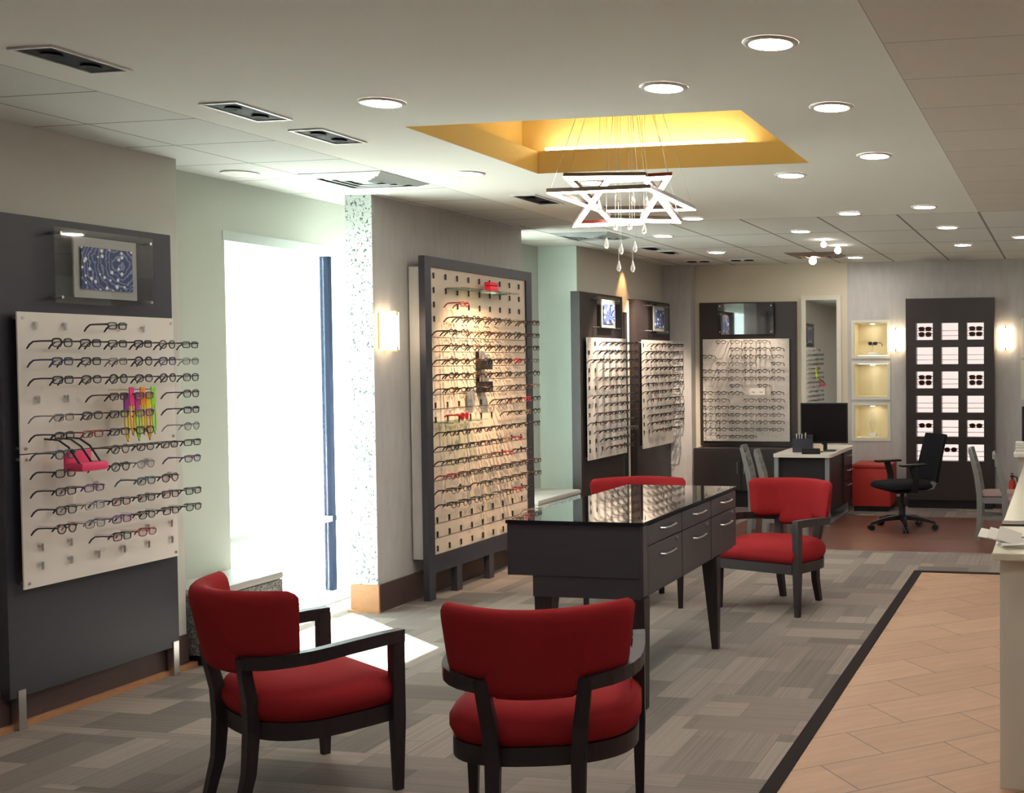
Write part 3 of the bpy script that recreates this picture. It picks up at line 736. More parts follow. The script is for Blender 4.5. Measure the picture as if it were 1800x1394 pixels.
b3r = [' .xxxxx', '.xxxxxx', 'xxxxxxx', '..xxxxx', '.xxxxxx', '..xx.xx', 'xxxxxxx', '..xxxxx', '.xxxxxx', 'x.xxxxx', '.xxxxxx', '..xxxx.', '...xxx.']
far_board(11.97, .60, 'first far left board', 'dark brown display board with mottled panel, left of the narrow mirror', b3r, 11.50, .165, 'art2', 'acrylic picture with blue print on first far left board', 'frames on the first far left board')
b4r = ['.xxx.xx', 'xxxxxxx', 'xxxx.xx', 'xxxxxxx', 'xxx.xxx', 'x..x.xx', 'xxx..x.', '.x..xxx', 'xxxxxxx', '.xxxxxx', '.xxx.xx', '..xx.x.']
far_board(13.60, .60, 'second far left board', 'dark brown display board with mottled panel, right of the narrow mirror', b4r, 13.12, .165, 'art3', 'acrylic picture with blue print on second far left board', 'frames on the second far left board')
t = thing('wall_mirror', 'narrow dark mirror with cream trim between the two far left boards', 'mirror', (FX, 12.79, .1), -PI/2)
MB().box(-.17, .17, .001, .03, 0, 2.4).build('backing', M['cream'], t)
MB().box(-.10, .06, .03, .034, .02, 2.26).build('mirror_glass', M['dark_glass'], t)
MB().box(-.12, -.10, .03, .04, .02, 2.28).box(.06, .08, .03, .04, .02, 2.28).build('trim_strip', M['wall_taupe'], t)

# board 5 on the back wall
B5 = YB-.06
t = thing('display_board', 'dark display board with mottled peg panel on the beige back wall', 'display board', (-3.86, B5, 0), PI)
MB().box(-.625, .625, -.058, 0, .73, 2.53).build('back_board', M['panel_brown'], t)
MB().box(-.54, .575, .02, .028, .79, 2.07).build('acrylic_panel', M['acrylic_grey'], t)
for x in (-.5, .54):
    for z in (.82, 2.04): MB().tube([(x, 0, z), (x, .03, z)], .007, 6).build('screw_cap', M['chrome'], t)
rods = MB(); bb = bmesh.new()
for r_ in range(14):
    for c in range(6):
        if random.random() < .12 or (r_ in (0, 13) and c in (0, 5)): continue
        x, z = -4.335+.176*c, 2.035-.0905*r_
        me = glasses_meshes(random.choice(SHAPES), 'black', 0)[3].copy()
        dark = 1 if random.random() < .75 else 0
        mi = {0: 0}
        tf = Matrix.Translation((x, YB-.06-.028-.14, z-.004)) @ Matrix.Rotation(PI+random.uniform(-.05, .05), 4, 'Z')
        me.transform(tf); n0 = len(bb.faces); bb.from_mesh(me); bpy.data.meshes.remove(me)
        rods.tube([(x, B5-.028, z), (x, B5-.17, z)], .0024, 4)
me = bpy.data.meshes.new('eyeglasses_rows'); bb.to_mesh(me); bb.free(); me.materials.append(EM['grey metal']); me.materials.append(EM['black'])
for i, p_ in enumerate(me.polygons): p_.material_index = 1 if (i//800) % 3 else 0
o = link('eyeglasses_rows', me); tag(o, 'many thin dark eyeglasses filling the board on the back wall', 'eyeglasses', 'frames on the back wall board'); o['kind'] = 'stuff'
rods = rods.mesh('display_rods', M['chrome']); rods.transform((Matrix.Translation(t.location) @ Matrix.Rotation(PI, 4, 'Z')).inverted())
o = link('display_rods', rods, t); o['kind'] = 'stuff'
picture((-3.87, B5, 2.32), PI, .72, .385, .3, .3, None, 'dark reflective acrylic pane above the back wall frames', 'dark_glass')
t = thing('card_sign', 'small white card on the back wall peg panel', 'card', (-3.69, B5-.19, 1.375), PI)
MB().box(-.10, .10, -.004, .0, 0, .085).build('card_face', M['paper'], t)
for x in (-.05, .05): MB().box(x-.02, x+.02, .0003, .0012, .03, .04).build('printed_line', M['steel_leg'], t)
MB().tube([(0, -.004, .06), (0, -.1595, .06)], .003, 5).build('hook', M['chrome'], t)
# cabinet below
t = thing('base_cabinet', 'low dark cabinet with two doors under the back wall board', 'cabinet', (-3.86, 14.17, 0), PI)
MB().box(-.62, .60, -.21, .20, .20, .72).build('body', M['panel_brown'], t)
MB().box(-.60, .58, -.2, .14, 0, .20).build('toe_kick', M['black'], t)
for x0, x1, hx in ((-.01, .60, .03), (-.62, -.016, -.055)):
    d = MB().box(x0+.004, x1-.004, .201, .22, .215, .70, bev=.002).build('door', M['panel_brown'], t)
    MB().tube([(hx, .22, .42), (hx, .245, .42), (hx, .245, .56), (hx, .22, .56)], .005, 6).build('handle', M['chrome'], d, True)
# tall mirror
t = thing('wall_mirror', 'tall mirror in a cream frame on the beige back wall', 'mirror', (-2.925, YB, .75), PI)
W2, H2, k = .25, 1.85, .055
MB().box(-W2, -W2+k, .001, .035, 0, H2).box(W2-k, W2, .001, .035, 0, H2).box(-W2+k, W2-k, .001, .035, 0, k).box(-W2+k, W2-k, .001, .035, H2-k, H2).build('frame', M['cream'], t)
MB().box(-W2+k, W2-k, .001, .02, k, H2-k).build('mirror_glass', M['mirror'], t)

# sunglass tower
TX, TW, TYF = -1.325, .53, YB-.16
t = thing('display_tower', 'tall dark sunglass tower with eighteen lit square cells', 'display cabinet', (TX, TYF, 0), PI)
cxs = [-.305, 0, .305]; czs = [2.137-.2925*i for i in range(6)]; hc = .102
b = MB()
zs = [.10]
xsv = [-TW]
for c in cxs: xsv += [c-hc, c+hc]
xsv.append(TW)
for i in range(0, len(xsv), 2): b.box(xsv[i], xsv[i+1], -.158, 0, .10, 2.535)
for c in cxs:
    z = .10
    for q in reversed(czs): b.box(c-hc, c+hc, -.158, 0, z, q-hc); z = q+hc
    b.box(c-hc, c+hc, -.158, 0, z, 2.535)
b.build('carcass', M['panel_brown'], t)
MB().box(-TW+.02, TW-.02, -.14, -.02, 0, .10).build('plinth', M['black'], t)
for i, z in enumerate(czs):
    for c in cxs:
        cell = MB().box(c-hc, c+hc, -.155, -.14, z-hc, z+hc).build('lit_cell', M['cell'], t)
        for dz in (-.03, .03): MB().box(c-hc, c+hc, -.14, -.09, z+dz-.005-.018, z+dz+.001-.018).build('cell_shelf', M['cell_shelf'], cell)
def sung(col, row, dz, shape, mt, label):
    x = TX+[-.305, 0, .305][col]; z = czs[row]+dz
    put_glasses((x, TYF+.075, z), PI, shape, 'brown' if mt == 'sun_brown' else 'black', label, 'sunglasses in the lit tower', 1, name='sunglasses', cat='sunglasses', sun=M[mt]).scale = (1.22, 1.22, 1.3)
for col, row, dz, sh, s in ((0, 0, .030, 'rectangular', 'upper dark sunglasses in top left lit cell'), (0, 0, -.036, 'browline', 'lower dark sunglasses in top left lit cell'), (2, 0, .030, 'rectangular', 'upper dark sunglasses in top right lit cell'), (2, 0, -.036, 'rectangular', 'lower dark sunglasses in top right lit cell'),
                            (0, 2, .030, 'rectangular', 'upper brown sunglasses in third row left lit cell'), (0, 2, -.036, 'browline', 'lower brown sunglasses in third row left lit cell'), (2, 2, .030, 'rectangular', 'upper dark sunglasses in third row right lit cell'), (2, 2, -.036, 'browline', 'lower dark sunglasses in third row right lit cell'),
                            (0, 4, .030, 'oval', 'brown sunglasses in fifth row left lit cell'), (2, 4, .030, 'oval', 'dark sunglasses in fifth row right lit cell'), (1, 5, .030, 'oval', 'reddish sunglasses in bottom middle lit cell')):
    sung(col, row, dz, sh, 'sun_brown', s)
# niche contents
put_glasses((-2.30, YB+.09, 2.0), PI-.3, 'rectangular', 'black', 'black sunglasses on a white block in the top niche', 'niche sunglasses', 1, name='sunglasses', cat='sunglasses', sun=M['screen'])
t = thing('display_stand', 'white display block under the sunglasses in the top niche', 'stand', (-2.30, YB+.09, NZ[0][0]+.0105))
MB().box(-.055, .055, -.03, .03, 0, .035, bev=.004).build('block', M['white'], t)
MB().tube([(0, 0, .035), (0, 0, .145)], .006, 8).build('post', M['clear'], t)
t = thing('display_stand', 'clear figure stand on a white block in the lowest niche', 'stand', (-2.31, YB+.12, NZ[2][0]+.0105))
MB().box(-.05, .05, -.03, .03, 0, .045, bev=.004).build('block', M['white'], t)
MB().lathe([(.012, .045), (.015, .09), (.035, .13), (.04, .17), (.03, .20), (.018, .215), (.03, .24), (.032, .27), (.015, .295)], n=16).build('figure', M['clear'], t, True)

# items hanging on board 1
t = thing('toy_glasses_case', 'hot pink holder with black straps on the near left board', 'eyewear holder', (BX+.053, 5.06, 1.27), -PI/2)
MB().box(-.085, .085, .14, .24, 0, .045, bev=.015).build('tray', M['pink'], t, True)
MB().box(-.08, .08, .125, .14, .01, .10, bev=.006).build('back', M['pink'], t, True)
for x in (-.07, -.015, .06):
    MB().tube([(x, .0005, .16), (x, .08, .155), (x+.01, .15, .12), (x+.02, .22, .04)], .005, 6).build('strap', M['black'], t, True)
straps = [('purple', (.22, .05, .25)), ('pink', (.85, .06, .22)), ('violet', (.45, .05, .30)), ('orange', (.9, .30, .03)), ('yellow', (.85, .62, .03)), ('green', (.30, .75, .03))]
for i, (cn, cv) in enumerate(straps):
    mm = mat(cn+'_strap', cv, .5)
    y = 5.37+.038*i; zt = 1.62+(.03 if i % 2 else 0)
    t = thing('glasses_strap', f'{cn} glasses strap hanging in a bunch on the near left board', 'glasses strap', (BX+.053, y, zt), -PI/2, 'coloured straps on the near left board')
    MB().box(-.016, .016, .14, .148, -.07, .03, bev=.003).build('header_card', mm, t)
    MB().tube([(-.008, .144, -.07), (-.012, .146, -.12), (-.006, .15, -.20), (0, .15, -.225), (.008, .15, -.20), (.013, .146, -.12), (.008, .144, -.07)], .005, 6).build('cord', mat(cn+'_cord', [(.85, .6, .05), (.9, .5, .05), (.4, .8, .05)][i % 3], .5), t, True)
    MB().tube([(0, .0005, .015), (0, .15, .015)], .003, 5).build('hook', M['chrome'], t)

# ------------------------------------------------------------------ red armchairs
def d_outline(inset, n=22, hw=.356, yf=.29, yb=-.262):
    """D shaped plan: straight front, bulging sides, round back"""
    pts = []
    hw -= inset; yf -= inset; yb += inset
    c = .03
    pts += [(-hw*.955+c, yf), (hw*.955-c, yf), (hw*.955, yf-c)]
    for i in range(n+1):
        th = PI*i/n
        x = hw*math.copysign(abs(math.cos(th))**.80, math.cos(th)); y = .02+(yb-.02)*math.sin(th)**.85
        pts.append((x, y))
    pts += [(-hw*.955, yf-c)]
    return pts
def armchair(label, loc, rz):
    t = thing('armchair', label, 'chair', loc, rz, 'red upholstered armchairs')
    b = MB()
    rows = [[Vector((x, y, z)) for x, y in d_outline(i_)] for i_, z in ((.03, .36), (.004, .375), (-.012, .41), (-.012, .445), (.006, .475), (.04, .495), (.09, .507), (.15, .513), (.20, .515))]
    b.grid(rows, 0, True, True); b.build('seat', M['red'], t, True)
    ap = MB(); o1 = d_outline(.0); o2 = d_outline(.035)
    ap.grid([[Vector((x, y, .368)) for x, y in o2], [Vector((x, y, .368)) for x, y in o1], [Vector((x, y, .298)) for x, y in o1], [Vector((x, y, .298)) for x, y in o2], [Vector((x, y, .368)) for x, y in o2]], 0, True)
    ap.build('seat_rail', M['espresso'], t, True)
    # upholstered back: wide shell above a narrow tongue
    nb = 26
    def shell(zs_, hwf, tmax, k_u):
        rows = []
        for zz, v in zs_:
            hw = hwf(zz)-.030*max(0, (abs(v)-.72)/.28)**2.5; fr, bk = [], []
            for i in range(nb+1):
                u = -1+2*i/nb
                us = math.copysign(abs(u)**.9, u)
                x = us*hw
                yc = -.318-(zz-.62)*.20+.22*(abs(x)/.36)**2.0
                tt = tmax*max(0.0, 1-abs(u)**k_u)**.5*max(0.0, 1-abs(v)**6)**.5+.003
                nx = -.44*x/.36/.36; nn = math.hypot(1, nx)
                fr.append(Vector((x+nx/nn*tt, yc+tt/nn, zz))); bk.append(Vector((x-nx/nn*tt, yc-tt/nn, zz)))
            rows.append(fr+list(reversed(bk)))
        return rows
    b = MB()
    zs_ = [(.625+.282*(1-math.cos(PI*i/14))/2, -1+2*(1-math.cos(PI*i/14))/2) for i in range(15)]
    b.grid(shell(zs_, lambda z: .328+.034*(z-.625)/.27, .043, 7), 0, True, True)
    zs_ = [(.560+.14*i/8, -1+1.0*i/8) for i in range(9)]
    b.grid(shell(zs_, lambda z: .166, .0425, 12), 0, True, True)
    b.build('backrest', M['red'], t, True)
    for s_ in (-1, 1):
        # front leg runs up to the arm
        MB().sweep([(s_*.340, .262, 0), (s_*.340, .262, .30), (s_*.340, .262, .655)], .05, .05, (0, 1, 0), ws=[.034, .050, .050], hs=[.034, .052, .052]).build('leg', M['espresso'], t)
        # sabre rear leg and back post
        pts = [(s_*.160, -.315, 0), (s_*.157, -.275, .16), (s_*.157, -.262, .33), (s_*.166, -.268, .45), (s_*.180, -.290, .56), (s_*.190, -.302, .640)]
        MB().sweep(pts, .05, .05, (0, 1, 0), ws=[.040, .048, .055, .055, .052, .050], hs=[.036, .044, .05, .046, .042, .04]).build('leg', M['espresso'], t)
        pts = [(s_*.340, .288, .652), (s_*.348, .20, .652), (s_*.357, .06, .646), (s_*.358, -.04, .639), (s_*.351, -.10, .634), (s_*.334, -.155, .630), (s_*.306, -.205, .626), (s_*.27, -.245, .622), (s_*.22, -.280, .619), (s_*.190, -.300, .617)]
        MB().sweep(pts, .05, .052, (0, 0, 1), ws=[.05, .05, .05, .05, .05, .048, .046, .044, .042, .04]).build('arm', M['espresso'], t, False)
    return t
ch = armchair('red armchair at front left, turned toward the window, before the charcoal board', (-3.175, 4.44, 0), math.radians(-31))
dup(ch, (-1.985, 4.30, 0), math.radians(16), 'red armchair at front centre seen from behind, before the dark display table')
dup(ch, (-2.046, 8.40, 0), math.radians(160), 'red armchair facing forward behind the right end of the display table')
dup(ch, (-3.12, 8.36, 0), math.radians(194.8), 'red armchair mostly hidden behind the display table, only its back top showing')

# ------------------------------------------------------------------ display table
t = thing('display_table', 'dark display table with glass top and drawers on tapered legs', 'table', (-2.475, 6.60, 0))
X0, X1, Y0, Y1 = -.375, .375, -.88, .875
MB().box(X0, X1-.018, Y0, Y1, .685, .955, bev=.003).build('case', M['case'], t)
MB().box(-.235, X1-.018, Y0+.005, Y1-.02, .575, .685).build('lower_case', M['case'], t)
g = MB().box(X0-.004, X1+.004, Y0-.01, Y1+.01, .9565, .975)
for f in g.bm.faces:
    f.normal_update()
    if abs(f.normal.z) < .5: f.material_index = 1
g.build('glass_top', [M['table_glass'], M['black_vent']], t)
for i in range(3):
    ya = Y0+.07+.565*i; yb = ya+.555
    if i == 2: yb = Y1-.004
    for z0, z1, hz in ((.845, .950, .912), (.590, .840, .772)):
        d = MB().box(X1-.018, X1, ya, yb, z0, z1, bev=.002).build('drawer', M['case'], t)
        y = ya+.20
        MB().tube([(X1, y, hz), (X1+.022, y+.008, hz-.002), (X1+.028, y+.10, hz-.004), (X1+.022, y+.20, hz-.002), (X1, y+.208, hz)], .005, 6).build('handle', M['chrome'], d, True)
        if z0 < .8: MB().lathe([(.012, 0), (.012, .006)], n=12).build('lock', M['chrome'], d)
        if z0 < .8:
            lk = d.children[-1]; lk.rotation_euler = (0, PI/2, 0); lk.location = (X1, yb-.09, .818)
MB().box(X1-.018, X1, Y0, Y0+.067, .59, .955).build('end_post', M['case'], t)
for x, y in ((X1-.052, Y0+.055), (X1-.052, Y1-.40), (-.18, Y0+.055), (-.18, Y1-.40)):
    s_ = 1 if x > 0 else -1
    MB().sweep([(x+s_*.028, y, 0), (x, y, .576)], .10, .09, (0, 1, 0), ws=[.04, .10], hs=[.045, .09]).build('leg', M['espresso'], t)

# ------------------------------------------------------------------ ottomans
def ottoman(loc, wx, wy, h, side, top, label, name='window_bench', cat='bench'):
    t = thing(name, label, cat, loc)
    MB().box(-wx/2, wx/2, -wy/2, wy/2, .06, h-.05, bev=.012).build('body', M[side], t, True)
    MB().box(-wx/2-.004, wx/2+.004, -wy/2-.004, wy/2+.004, h-.05, h, bev=.02).build('cushion', M[top], t, True)
    MB().box(-wx/2+.02, wx/2-.02, -wy/2+.02, wy/2-.02, 0, .06).build('plinth', M['black'], t)
ottoman((-5.14, 6.44, 0), .40, .66, .46, 'ott', 'ott_top', 'grey woven bench under the bright window, behind the front left armchair')
ottoman((-5.08, 10.80, 0), .54, 1.0, .50, 'ott_teal', 'ott_top', 'pale teal woven bench in the recess behind the partition')
ottoman((-2.22, 14.10, 0), .46, .54, .56, 'red_vinyl', 'red_vinyl', 'red cube ottoman under the niches by the back wall', 'ottoman', 'ottoman')

# ------------------------------------------------------------------ desk area
t = thing('office_desk', 'office desk with white top and silver legs before the back wall', 'desk', (-2.77, 13.34, 0))
hx = .325
def rrect(x0, x1, y0, y1, r_, n=5):
    out = []
    for cx, cy, a0 in ((x1-r_, y0+r_, -PI/2), (x1-r_, y1-r_, 0), (x0+r_, y1-r_, PI/2), (x0+r_, y0+r_, PI)):
        out += [(cx+r_*math.cos(a0+PI/2*i/n), cy+r_*math.sin(a0+PI/2*i/n)) for i in range(n+1)]
    return out
MB().prism(rrect(-hx, hx, -.85, .58, .06), .745, .78).build('desk_top', M['desk_top'], t)
for x in (-hx+.035, hx-.05): MB().box(x-.022, x+.022, -.815, -.77, 0, .745).build('leg', M['steel_leg'], t)
for x in (-hx+.035,): MB().box(x-.022, x+.022, .50, .545, 0, .745).build('leg', M['steel_leg'], t)
MB().box(-hx+.06, hx-.075, -.76, -.74, .10, .745).build('modesty_panel', M['desk_body'], t)
MB().box(-.02, hx-.03, -.74, .55, .13, .744, bev=.003).build('pedestal', M['desk_body'], t)
MB().box(0.02, hx-.05, -.64, -.60, 0, .13).box(0.02, hx-.05, .42, .46, 0, .13).box(.02, .06, -.6, .42, 0, .03).box(hx-.09, hx-.05, -.6, .42, 0, .03).build('pedestal_base', M['steel_leg'], t)
for z0, z1 in ((.57, .735), (.40, .565), (.15, .395)):
    d = MB().box(hx-.03, hx-.012, .0, .54, z0, z1, bev=.002).build('drawer', M['desk_body'], t)
    MB().tube([(hx-.012, .2, z1-.05), (hx+.02, .2, z1-.05), (hx+.02, .36, z1-.05), (hx-.012, .36, z1-.05)], .005, 6).build('handle', M['chrome'], d)
DT = .7805
def monitor(loc, rz, w, h, label, tilt=0):
    t = thing('monitor', label, 'monitor', loc, rz)
    MB().prism(rrect(-.13, .13, -.09, .09, .03), 0, .012).build('stand_base', M['black'], t)
    MB().box(-.03, .03, .0, .025, .012, .14).build('stand_neck', M['black'], t)
    b = MB().box(-w/2, w/2, -.025, .0, .085, .085+h, bev=.004).box(-w*.3, w*.3, 0, .03, .15, .05+h, bev=.01).build('housing', M['black'], t)
    MB().box(-w/2+.015, w/2-.015, -.0268, -.0252, .11, .07+h).build('screen', M['screen'], t)
    return t
monitor((-2.62, 13.02, DT), math.radians(4), .535, .455, 'black flat monitor on the white desk before the mirror')
t = thing('desk_organizer', 'dark grey desk organizer left of the black monitor', 'organizer', (-2.83, 12.85, DT), math.radians(8))
MB().box(-.11, .11, -.07, .07, 0, .012).box(-.11, .11, -.07, -.06, .012, .15).box(-.11, .11, .06, .07, .012, .19).box(-.11, -.1, -.06, .06, .012, .17).box(.1, .11, -.06, .06, .012, .17).build('tray_body', M['panel'], t)
for i, x in enumerate((-.07, -.04, -.01, .03)): MB().box(x-.003, x+.003, -.05, .05, .012, .20+.012*(i % 2)).build('paper_sheet', M['paper'], t)
t = thing('card_reader', 'black wedge device on the front of the white desk', 'device', (-2.69, 12.62, DT), math.radians(12))
MB().grid([[Vector(q) for q in ((-.10, -.09, 0), (.10, -.09, 0), (.10, .09, 0), (-.10, .09, 0))], [Vector(q) for q in ((-.10, -.09, .025), (.10, -.09, .025), (.10, .09, .05), (-.10, .09, .05))]], 0, True, True).build('base', M['black'], t)
MB().box(-.085, .085, .02, .07, .046, .052).build('key_strip', M['panel'], t)
t = thing('card_holder', 'small cream card stand on the desk under the monitor', 'card', (-2.64, 12.80, DT))
MB().box(-.05, .05, -.02, .02, 0, .012).build('foot', M['black'], t)
MB().box(-.05, .05, -.004, .004, .012, .085).build('card', M['card'], t)

# office chair facing left
def office_chair(loc, rz, label):
    t = thing('office_chair', label, 'chair', loc, rz)     # seat front towards local +y
    for i in range(5):
        a = 2*PI*i/5+.3
        d = Vector((math.cos(a), math.sin(a), 0))
        lg = MB().sweep([d*.03+Vector((0, 0, .125)), d*.18+Vector((0, 0, .11)), d*.315+Vector((0, 0, .075))], .05, .03, (0, 0, 1), ws=[.06, .045, .032], hs=[.05, .035, .025]).build('base_leg', M['black'], t)
        c = d*.315; sd = Vector((-d.y, d.x, 0))
        b = MB()
        for q in (-.017, .017):
            p = c+sd*q+Vector((0, 0, .029))
            b.tube([p-sd*.009, p+sd*.009], .029, 12)
        b.tube([c+Vector((0, 0, .03)), c+Vector((0, 0, .075))], .008, 6)
        b.build('caster', M['black'], lg, False)
    MB().lathe([(.032, .10), (.032, .27), (.022, .27), (.022, .40)], n=14).build('gas_lift', M['black'], t, True)
    MB().box(-.10, .10, -.12, .10, .385, .43, bev=.012).build('mechanism', M['black'], t)
    rows = [[Vector((x, y, z)) for x, y in rrect(-.25+i_, .25-i_, -.23+i_, .25-i_, .09)] for i_, z in ((.03, .43), (0, .45), (0, .475), (.02, .50), (.07, .512))]
    MB().grid(rows, 0, True, True).build('seat', M['black_mat'], t, True)
    nb = 10; b = MB(); R1 = []
    for i in range(11):
        z = .50+.50*i/10; hw = .225-.02*abs(i/10-.35); yb = -.26-.10*(i/10)**1.3
        R1.append([Vector((hw*(-1+2*j/nb), yb-.035+.05*(abs(-1+2*j/nb))**2, z)) for j in range(nb+1)]+[Vector((hw*(1-2*j/nb), yb-.060+.05*(abs(1-2*j/nb))**2, z)) for j in range(nb+1)])
    b.grid(R1, 0, True, True).build('backrest', M['black_mat'], t, True)
    MB().sweep([(0, -.10, .41), (0, -.30, .42), (0, -.345, .50), (0, -.345, .62)], .07, .02, (1, 0, 0), ws=[.02]*4, hs=[.09]*4).build('back_bracket', M['steel_leg'], t)
    for s_ in (-1, 1):
        MB().sweep([(s_*.16, 0, .42), (s_*.28, 0, .43), (s_*.29, -.01, .55), (s_*.285, .03, .69)], .035, .05, (0, 1, 0)).build('arm_post', M['black'], t)
        MB().box(s_*.285-.04, s_*.285+.04, -.11, .15, .69, .715, bev=.010).build('arm_pad', M['black'], t, True)
    return t
oc = office_chair((-1.67, 12.48, 0), math.radians(122), 'black swivel office chair on casters before the sunglass tower'); oc.scale = (1.13, 1.13, 1)

# grey wooden side chairs
def side_chair(loc, rz, label):
    t = thing('side_chair', label, 'chair', loc, rz, 'grey slat back side chairs')   # front local +y
    rows = [[Vector((x, y, z)) for x, y in rrect(-.21+i_, .21-i_, -.20+i_, .23-i_, .05)] for i_, z in ((.01, .43), (0, .445), (.01, .47), (.05, .478))]
    MB().grid(rows, 0, True, True).build('seat', M['chair_pad'], t, True)
    MB().box(-.20, .20, .19, .215, .37, .43).box(-.20, .20, -.21, -.185, .37, .43).box(-.205, -.18, -.19, .19, .37, .43).box(.18, .205, -.19, .19, .37, .43).build('seat_frame', M['chair_grey'], t)
    for s_ in (-1, 1):
        MB().box(s_*.195-.02, s_*.195+.02, .17, .21, 0, .37).build('leg', M['chair_grey'], t)
        pts = [(s_*.195, -.225, 0), (s_*.195, -.205, .25), (s_*.195, -.205, .45), (s_*.195, -.235, .65), (s_*.19, -.30, .90)]
        MB().sweep(pts, .04, .045, (0, 1, 0), hs=[.045, .05, .055, .05, .035], ws=[.03, .035, .035, .032, .028]).build('leg', M['chair_grey'], t)
        MB().box(s_*.195-.012, s_*.195+.012, -.19, .18, .20, .235).build('side_stretcher', M['chair_grey'], t)
    for i in range(5):
        z = .56+.08*i; y = -.215-.085*((z-.5)/.4)**1.5
        n = 8
        MB().sweep([(-.18+.36*j/n, y-.025*(1-(2*j/n-1)**2), z) for j in range(n+1)], .018, .045 if i < 4 else .06, (0, 0, 1)).build('back_slat', M['chair_grey'], t)
    return t
sc = side_chair((-.60, 11.98, 0), math.radians(-90), 'grey slat back chair at right, the farther left of two')
dup(sc, (-.33, 11.42, 0), math.radians(-86), 'grey slat back chair at right, nearer the pale counter')
dup(sc, (-2.70, 11.50, 0), math.radians(-80), 'grey slat back chair left of the desk, the nearer one')
dup(sc, (-2.99, 12.06, 0), math.radians(-82), 'grey slat back chair left of the desk, the farther one')

# second desk at the right edge
t = thing('office_desk', 'second office desk cut by the right photo edge', 'desk', (.12, 12.9, 0))
MB().prism(rrect(-.62, .62, -.42, .42, .05), .775, .81).build('desk_top', M['desk_top'], t)
for x in (-.52, .5): MB().box(x-.05, x+.05, -.38, .38, 0, .775).build('side_panel', M['wall_taupe'], t)
MB().box(-.46, .44, .30, .32, .2, .775).build('modesty_panel', M['desk_body'], t)
monitor((-.17, 12.80, .8105), math.radians(200), .52, .40, 'dark monitor on the second desk at the right edge')
t = thing('desk_speaker', 'small dark box beside the monitor on the second desk', 'speaker', (-.30, 12.58, .8105))
MB().box(-.06, .06, -.05, .05, 0, .17, bev=.008).build('box', M['panel'], t)
MB().box(-.05, .05, -.053, -.05, .01, .16).build('grille', M['black_mat'], t)
t = thing('paper_tray', 'stack of cream papers on the second desk', 'papers', (-.42, 12.62, .8105))
for i in range(4): MB().box(-.06, .06, -.10, .10, i*.03, i*.03+.026, rot=None).build('paper_pad', M['paper'], t)
t = thing('fire_extinguisher', 'red fire extinguisher on the floor by the right edge', 'fire extinguisher', (-.57, 13.9, 0))
MB().lathe([(.040, 0), (.044, .02), (.044, .33), (.036, .38), (.018, .40), (.018, .43)], n=18).build('cylinder', M['red_vinyl'], t, True)
MB().box(-.02, .02, -.05, .03, .43, .45).box(-.015, .015, -.07, .03, .465, .475).build('valve', M['black'], t)
MB().tube([(0, .03, .44), (.05, .05, .42), (.07, .04, .3), (.068, .02, .12)], .009, 6).build('hose', M['black'], t)

# ------------------------------------------------------------------ reception counter
t = thing('reception_counter', 'pale reception counter at right foreground', 'counter', (.17, 7.13, 0))
MB().box(-.425, .43, -2.17, 2.6, .0, .97).build('body', M['counter'], t)
MB().box(-.455, .45, -2.23, -1.42, .97, 1.0, bev=.005).build('counter_top', M['counter_top'], t)
MB().box(-.455, .45, -1.42, -1.30, .97, 1.01).build('black_band', M['black'], t)
MB().box(-.455, .45, -1.30, 2.64, .97, 1.002, bev=.005).build('counter_top', M['counter_glass'], t)
CT = 1.0005
t = thing('brochure_stack', 'pile of loose papers on the near counter end', 'papers', (-.17, 5.09, CT))
for i in range(5):
    MB().box(-.09, .09, -.07, .07, i*.004, i*.004+.003, rot=Matrix.Rotation(random.uniform(-.5, .5), 3, 'Z')).build('sheet', M['paper'], t)
put_glasses((-.225, 5.17, CT+.024), math.radians(140), 'browline', 'grey metal', 'clear eyeglasses lying on the near counter corner', 'counter glasses', 2)
t = thing('lens_holder', 'white leaning lens cards at the near counter corner', 'card', (-.24, 5.07, CT), .4)
for i in range(3):
    MB().box(-.05, .05, -.002, .002, -.04, .04, rot=Matrix.Rotation(-.9-.15*i, 3, 'X') @ Matrix.Rotation(.5, 3, 'Y')).build('lens_card', M['paper'], t)
    t.children[-1].location = (-.03*i+.02, .03*i, .045)

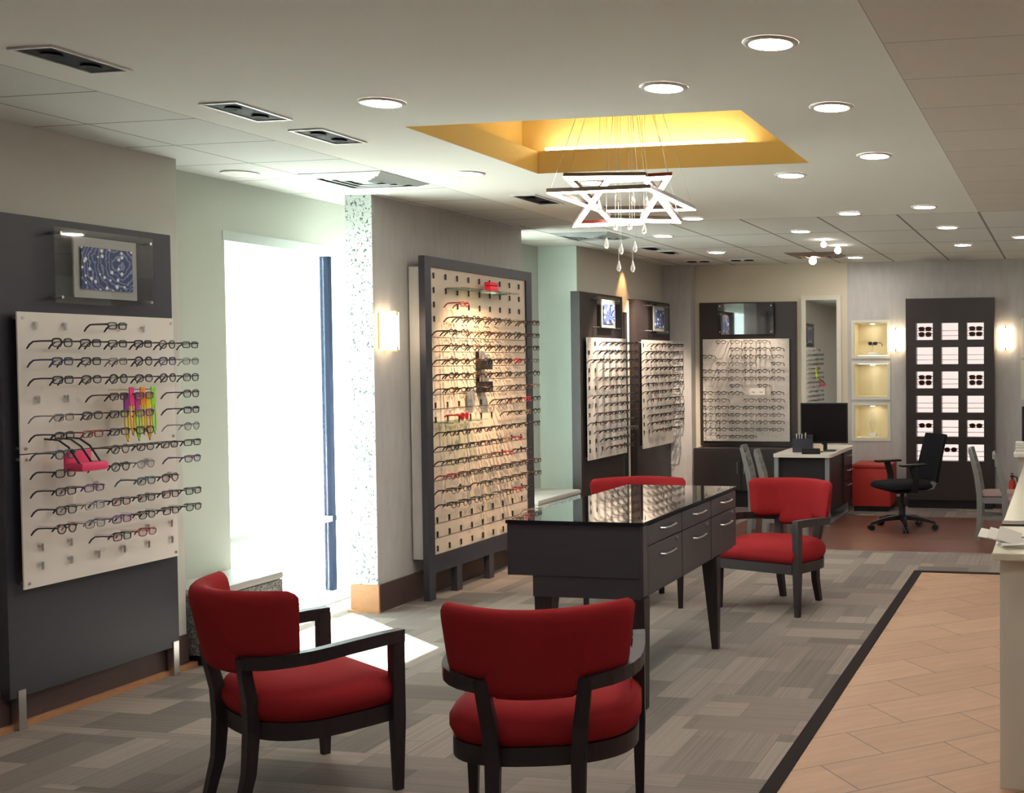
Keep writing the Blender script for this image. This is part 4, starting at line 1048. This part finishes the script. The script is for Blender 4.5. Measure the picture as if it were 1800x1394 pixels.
# ------------------------------------------------------------------ light
w = bpy.data.worlds.new('sky'); scn.world = w; w.use_nodes = True
bg = w.node_tree.nodes['Background']; bg.inputs[0].default_value = (.84, 1.0, .97, 1); bg.inputs[1].default_value = 10.0
def lamp(kind, name, loc, energy, col, **k):
    d = bpy.data.lights.new(name, kind); d.energy = energy; d.color = col
    for a_, v in k.items(): setattr(d, a_, v)
    o = bpy.data.objects.new(name, d); COL.objects.link(o); o.location = loc
    return o
s = lamp('SUN', 'sun', (-12, 14, 12), 85, (1.0, .97, .90), angle=.01)
s.rotation_euler = Vector((.8*math.cos(math.radians(51)), -.6*math.cos(math.radians(51)), -math.sin(math.radians(51)))).to_track_quat('-Z', 'Y').to_euler()
def aim(o, p): o.rotation_euler = (Vector(p)-o.location).to_track_quat('-Z', 'Y').to_euler()
for x, y, ty, e in ((-3.8, 8.19, 8.9, 330), (-3.8, 8.19, 9.3, 130)):
    o = lamp('SPOT', 'board_spot', (x, y, 2.97), e, (1, .66, .38), spot_size=.9, spot_blend=1.0, shadow_soft_size=.03); aim(o, (B2, ty, 1.4))
for loc, tg, e in (((-4.28, 12.0, 2.97), (B3, 12.0, 1.75), 300), ((-4.25, 12.5, 2.97), (B3, 13.4, 1.75), 300), ((-4.78, 12.86, 2.985), (FX, 12.82, 2.45), 26), ((-3.72, 13.62, 2.97), (-3.86, B5, 1.5), 80)):
    o = lamp('SPOT', 'board_spot', loc, e, (1, .55, .2) if e == 26 else (1, .80, .62), spot_size=.9, spot_blend=.7, shadow_soft_size=.03); aim(o, tg)

# ------------------------------------------------------------------ camera
cam = bpy.data.cameras.new('camera'); co = bpy.data.objects.new('camera', cam); COL.objects.link(co)
R3 = Matrix(((0.97995282, -0.000197881, 0.19922962), (0.19913792, 0.03132522, -0.97947068), (-0.00604709, 0.99950923, 0.03073664)))
co.matrix_world = Matrix.Translation((0, 0, 1.8)) @ R3.to_4x4()
cam.sensor_width = 36; cam.lens = 2080/1800*36; cam.shift_x = (900-1444.4)/1800; cam.shift_y = 0
cam.clip_start = .05; cam.clip_end = 200
scn.camera = co
scn.view_settings.view_transform = 'Standard'; scn.view_settings.look = 'None'
scn.view_settings.exposure = 0.40; scn.view_settings.gamma = 1; scn.view_settings.use_curve_mapping = False
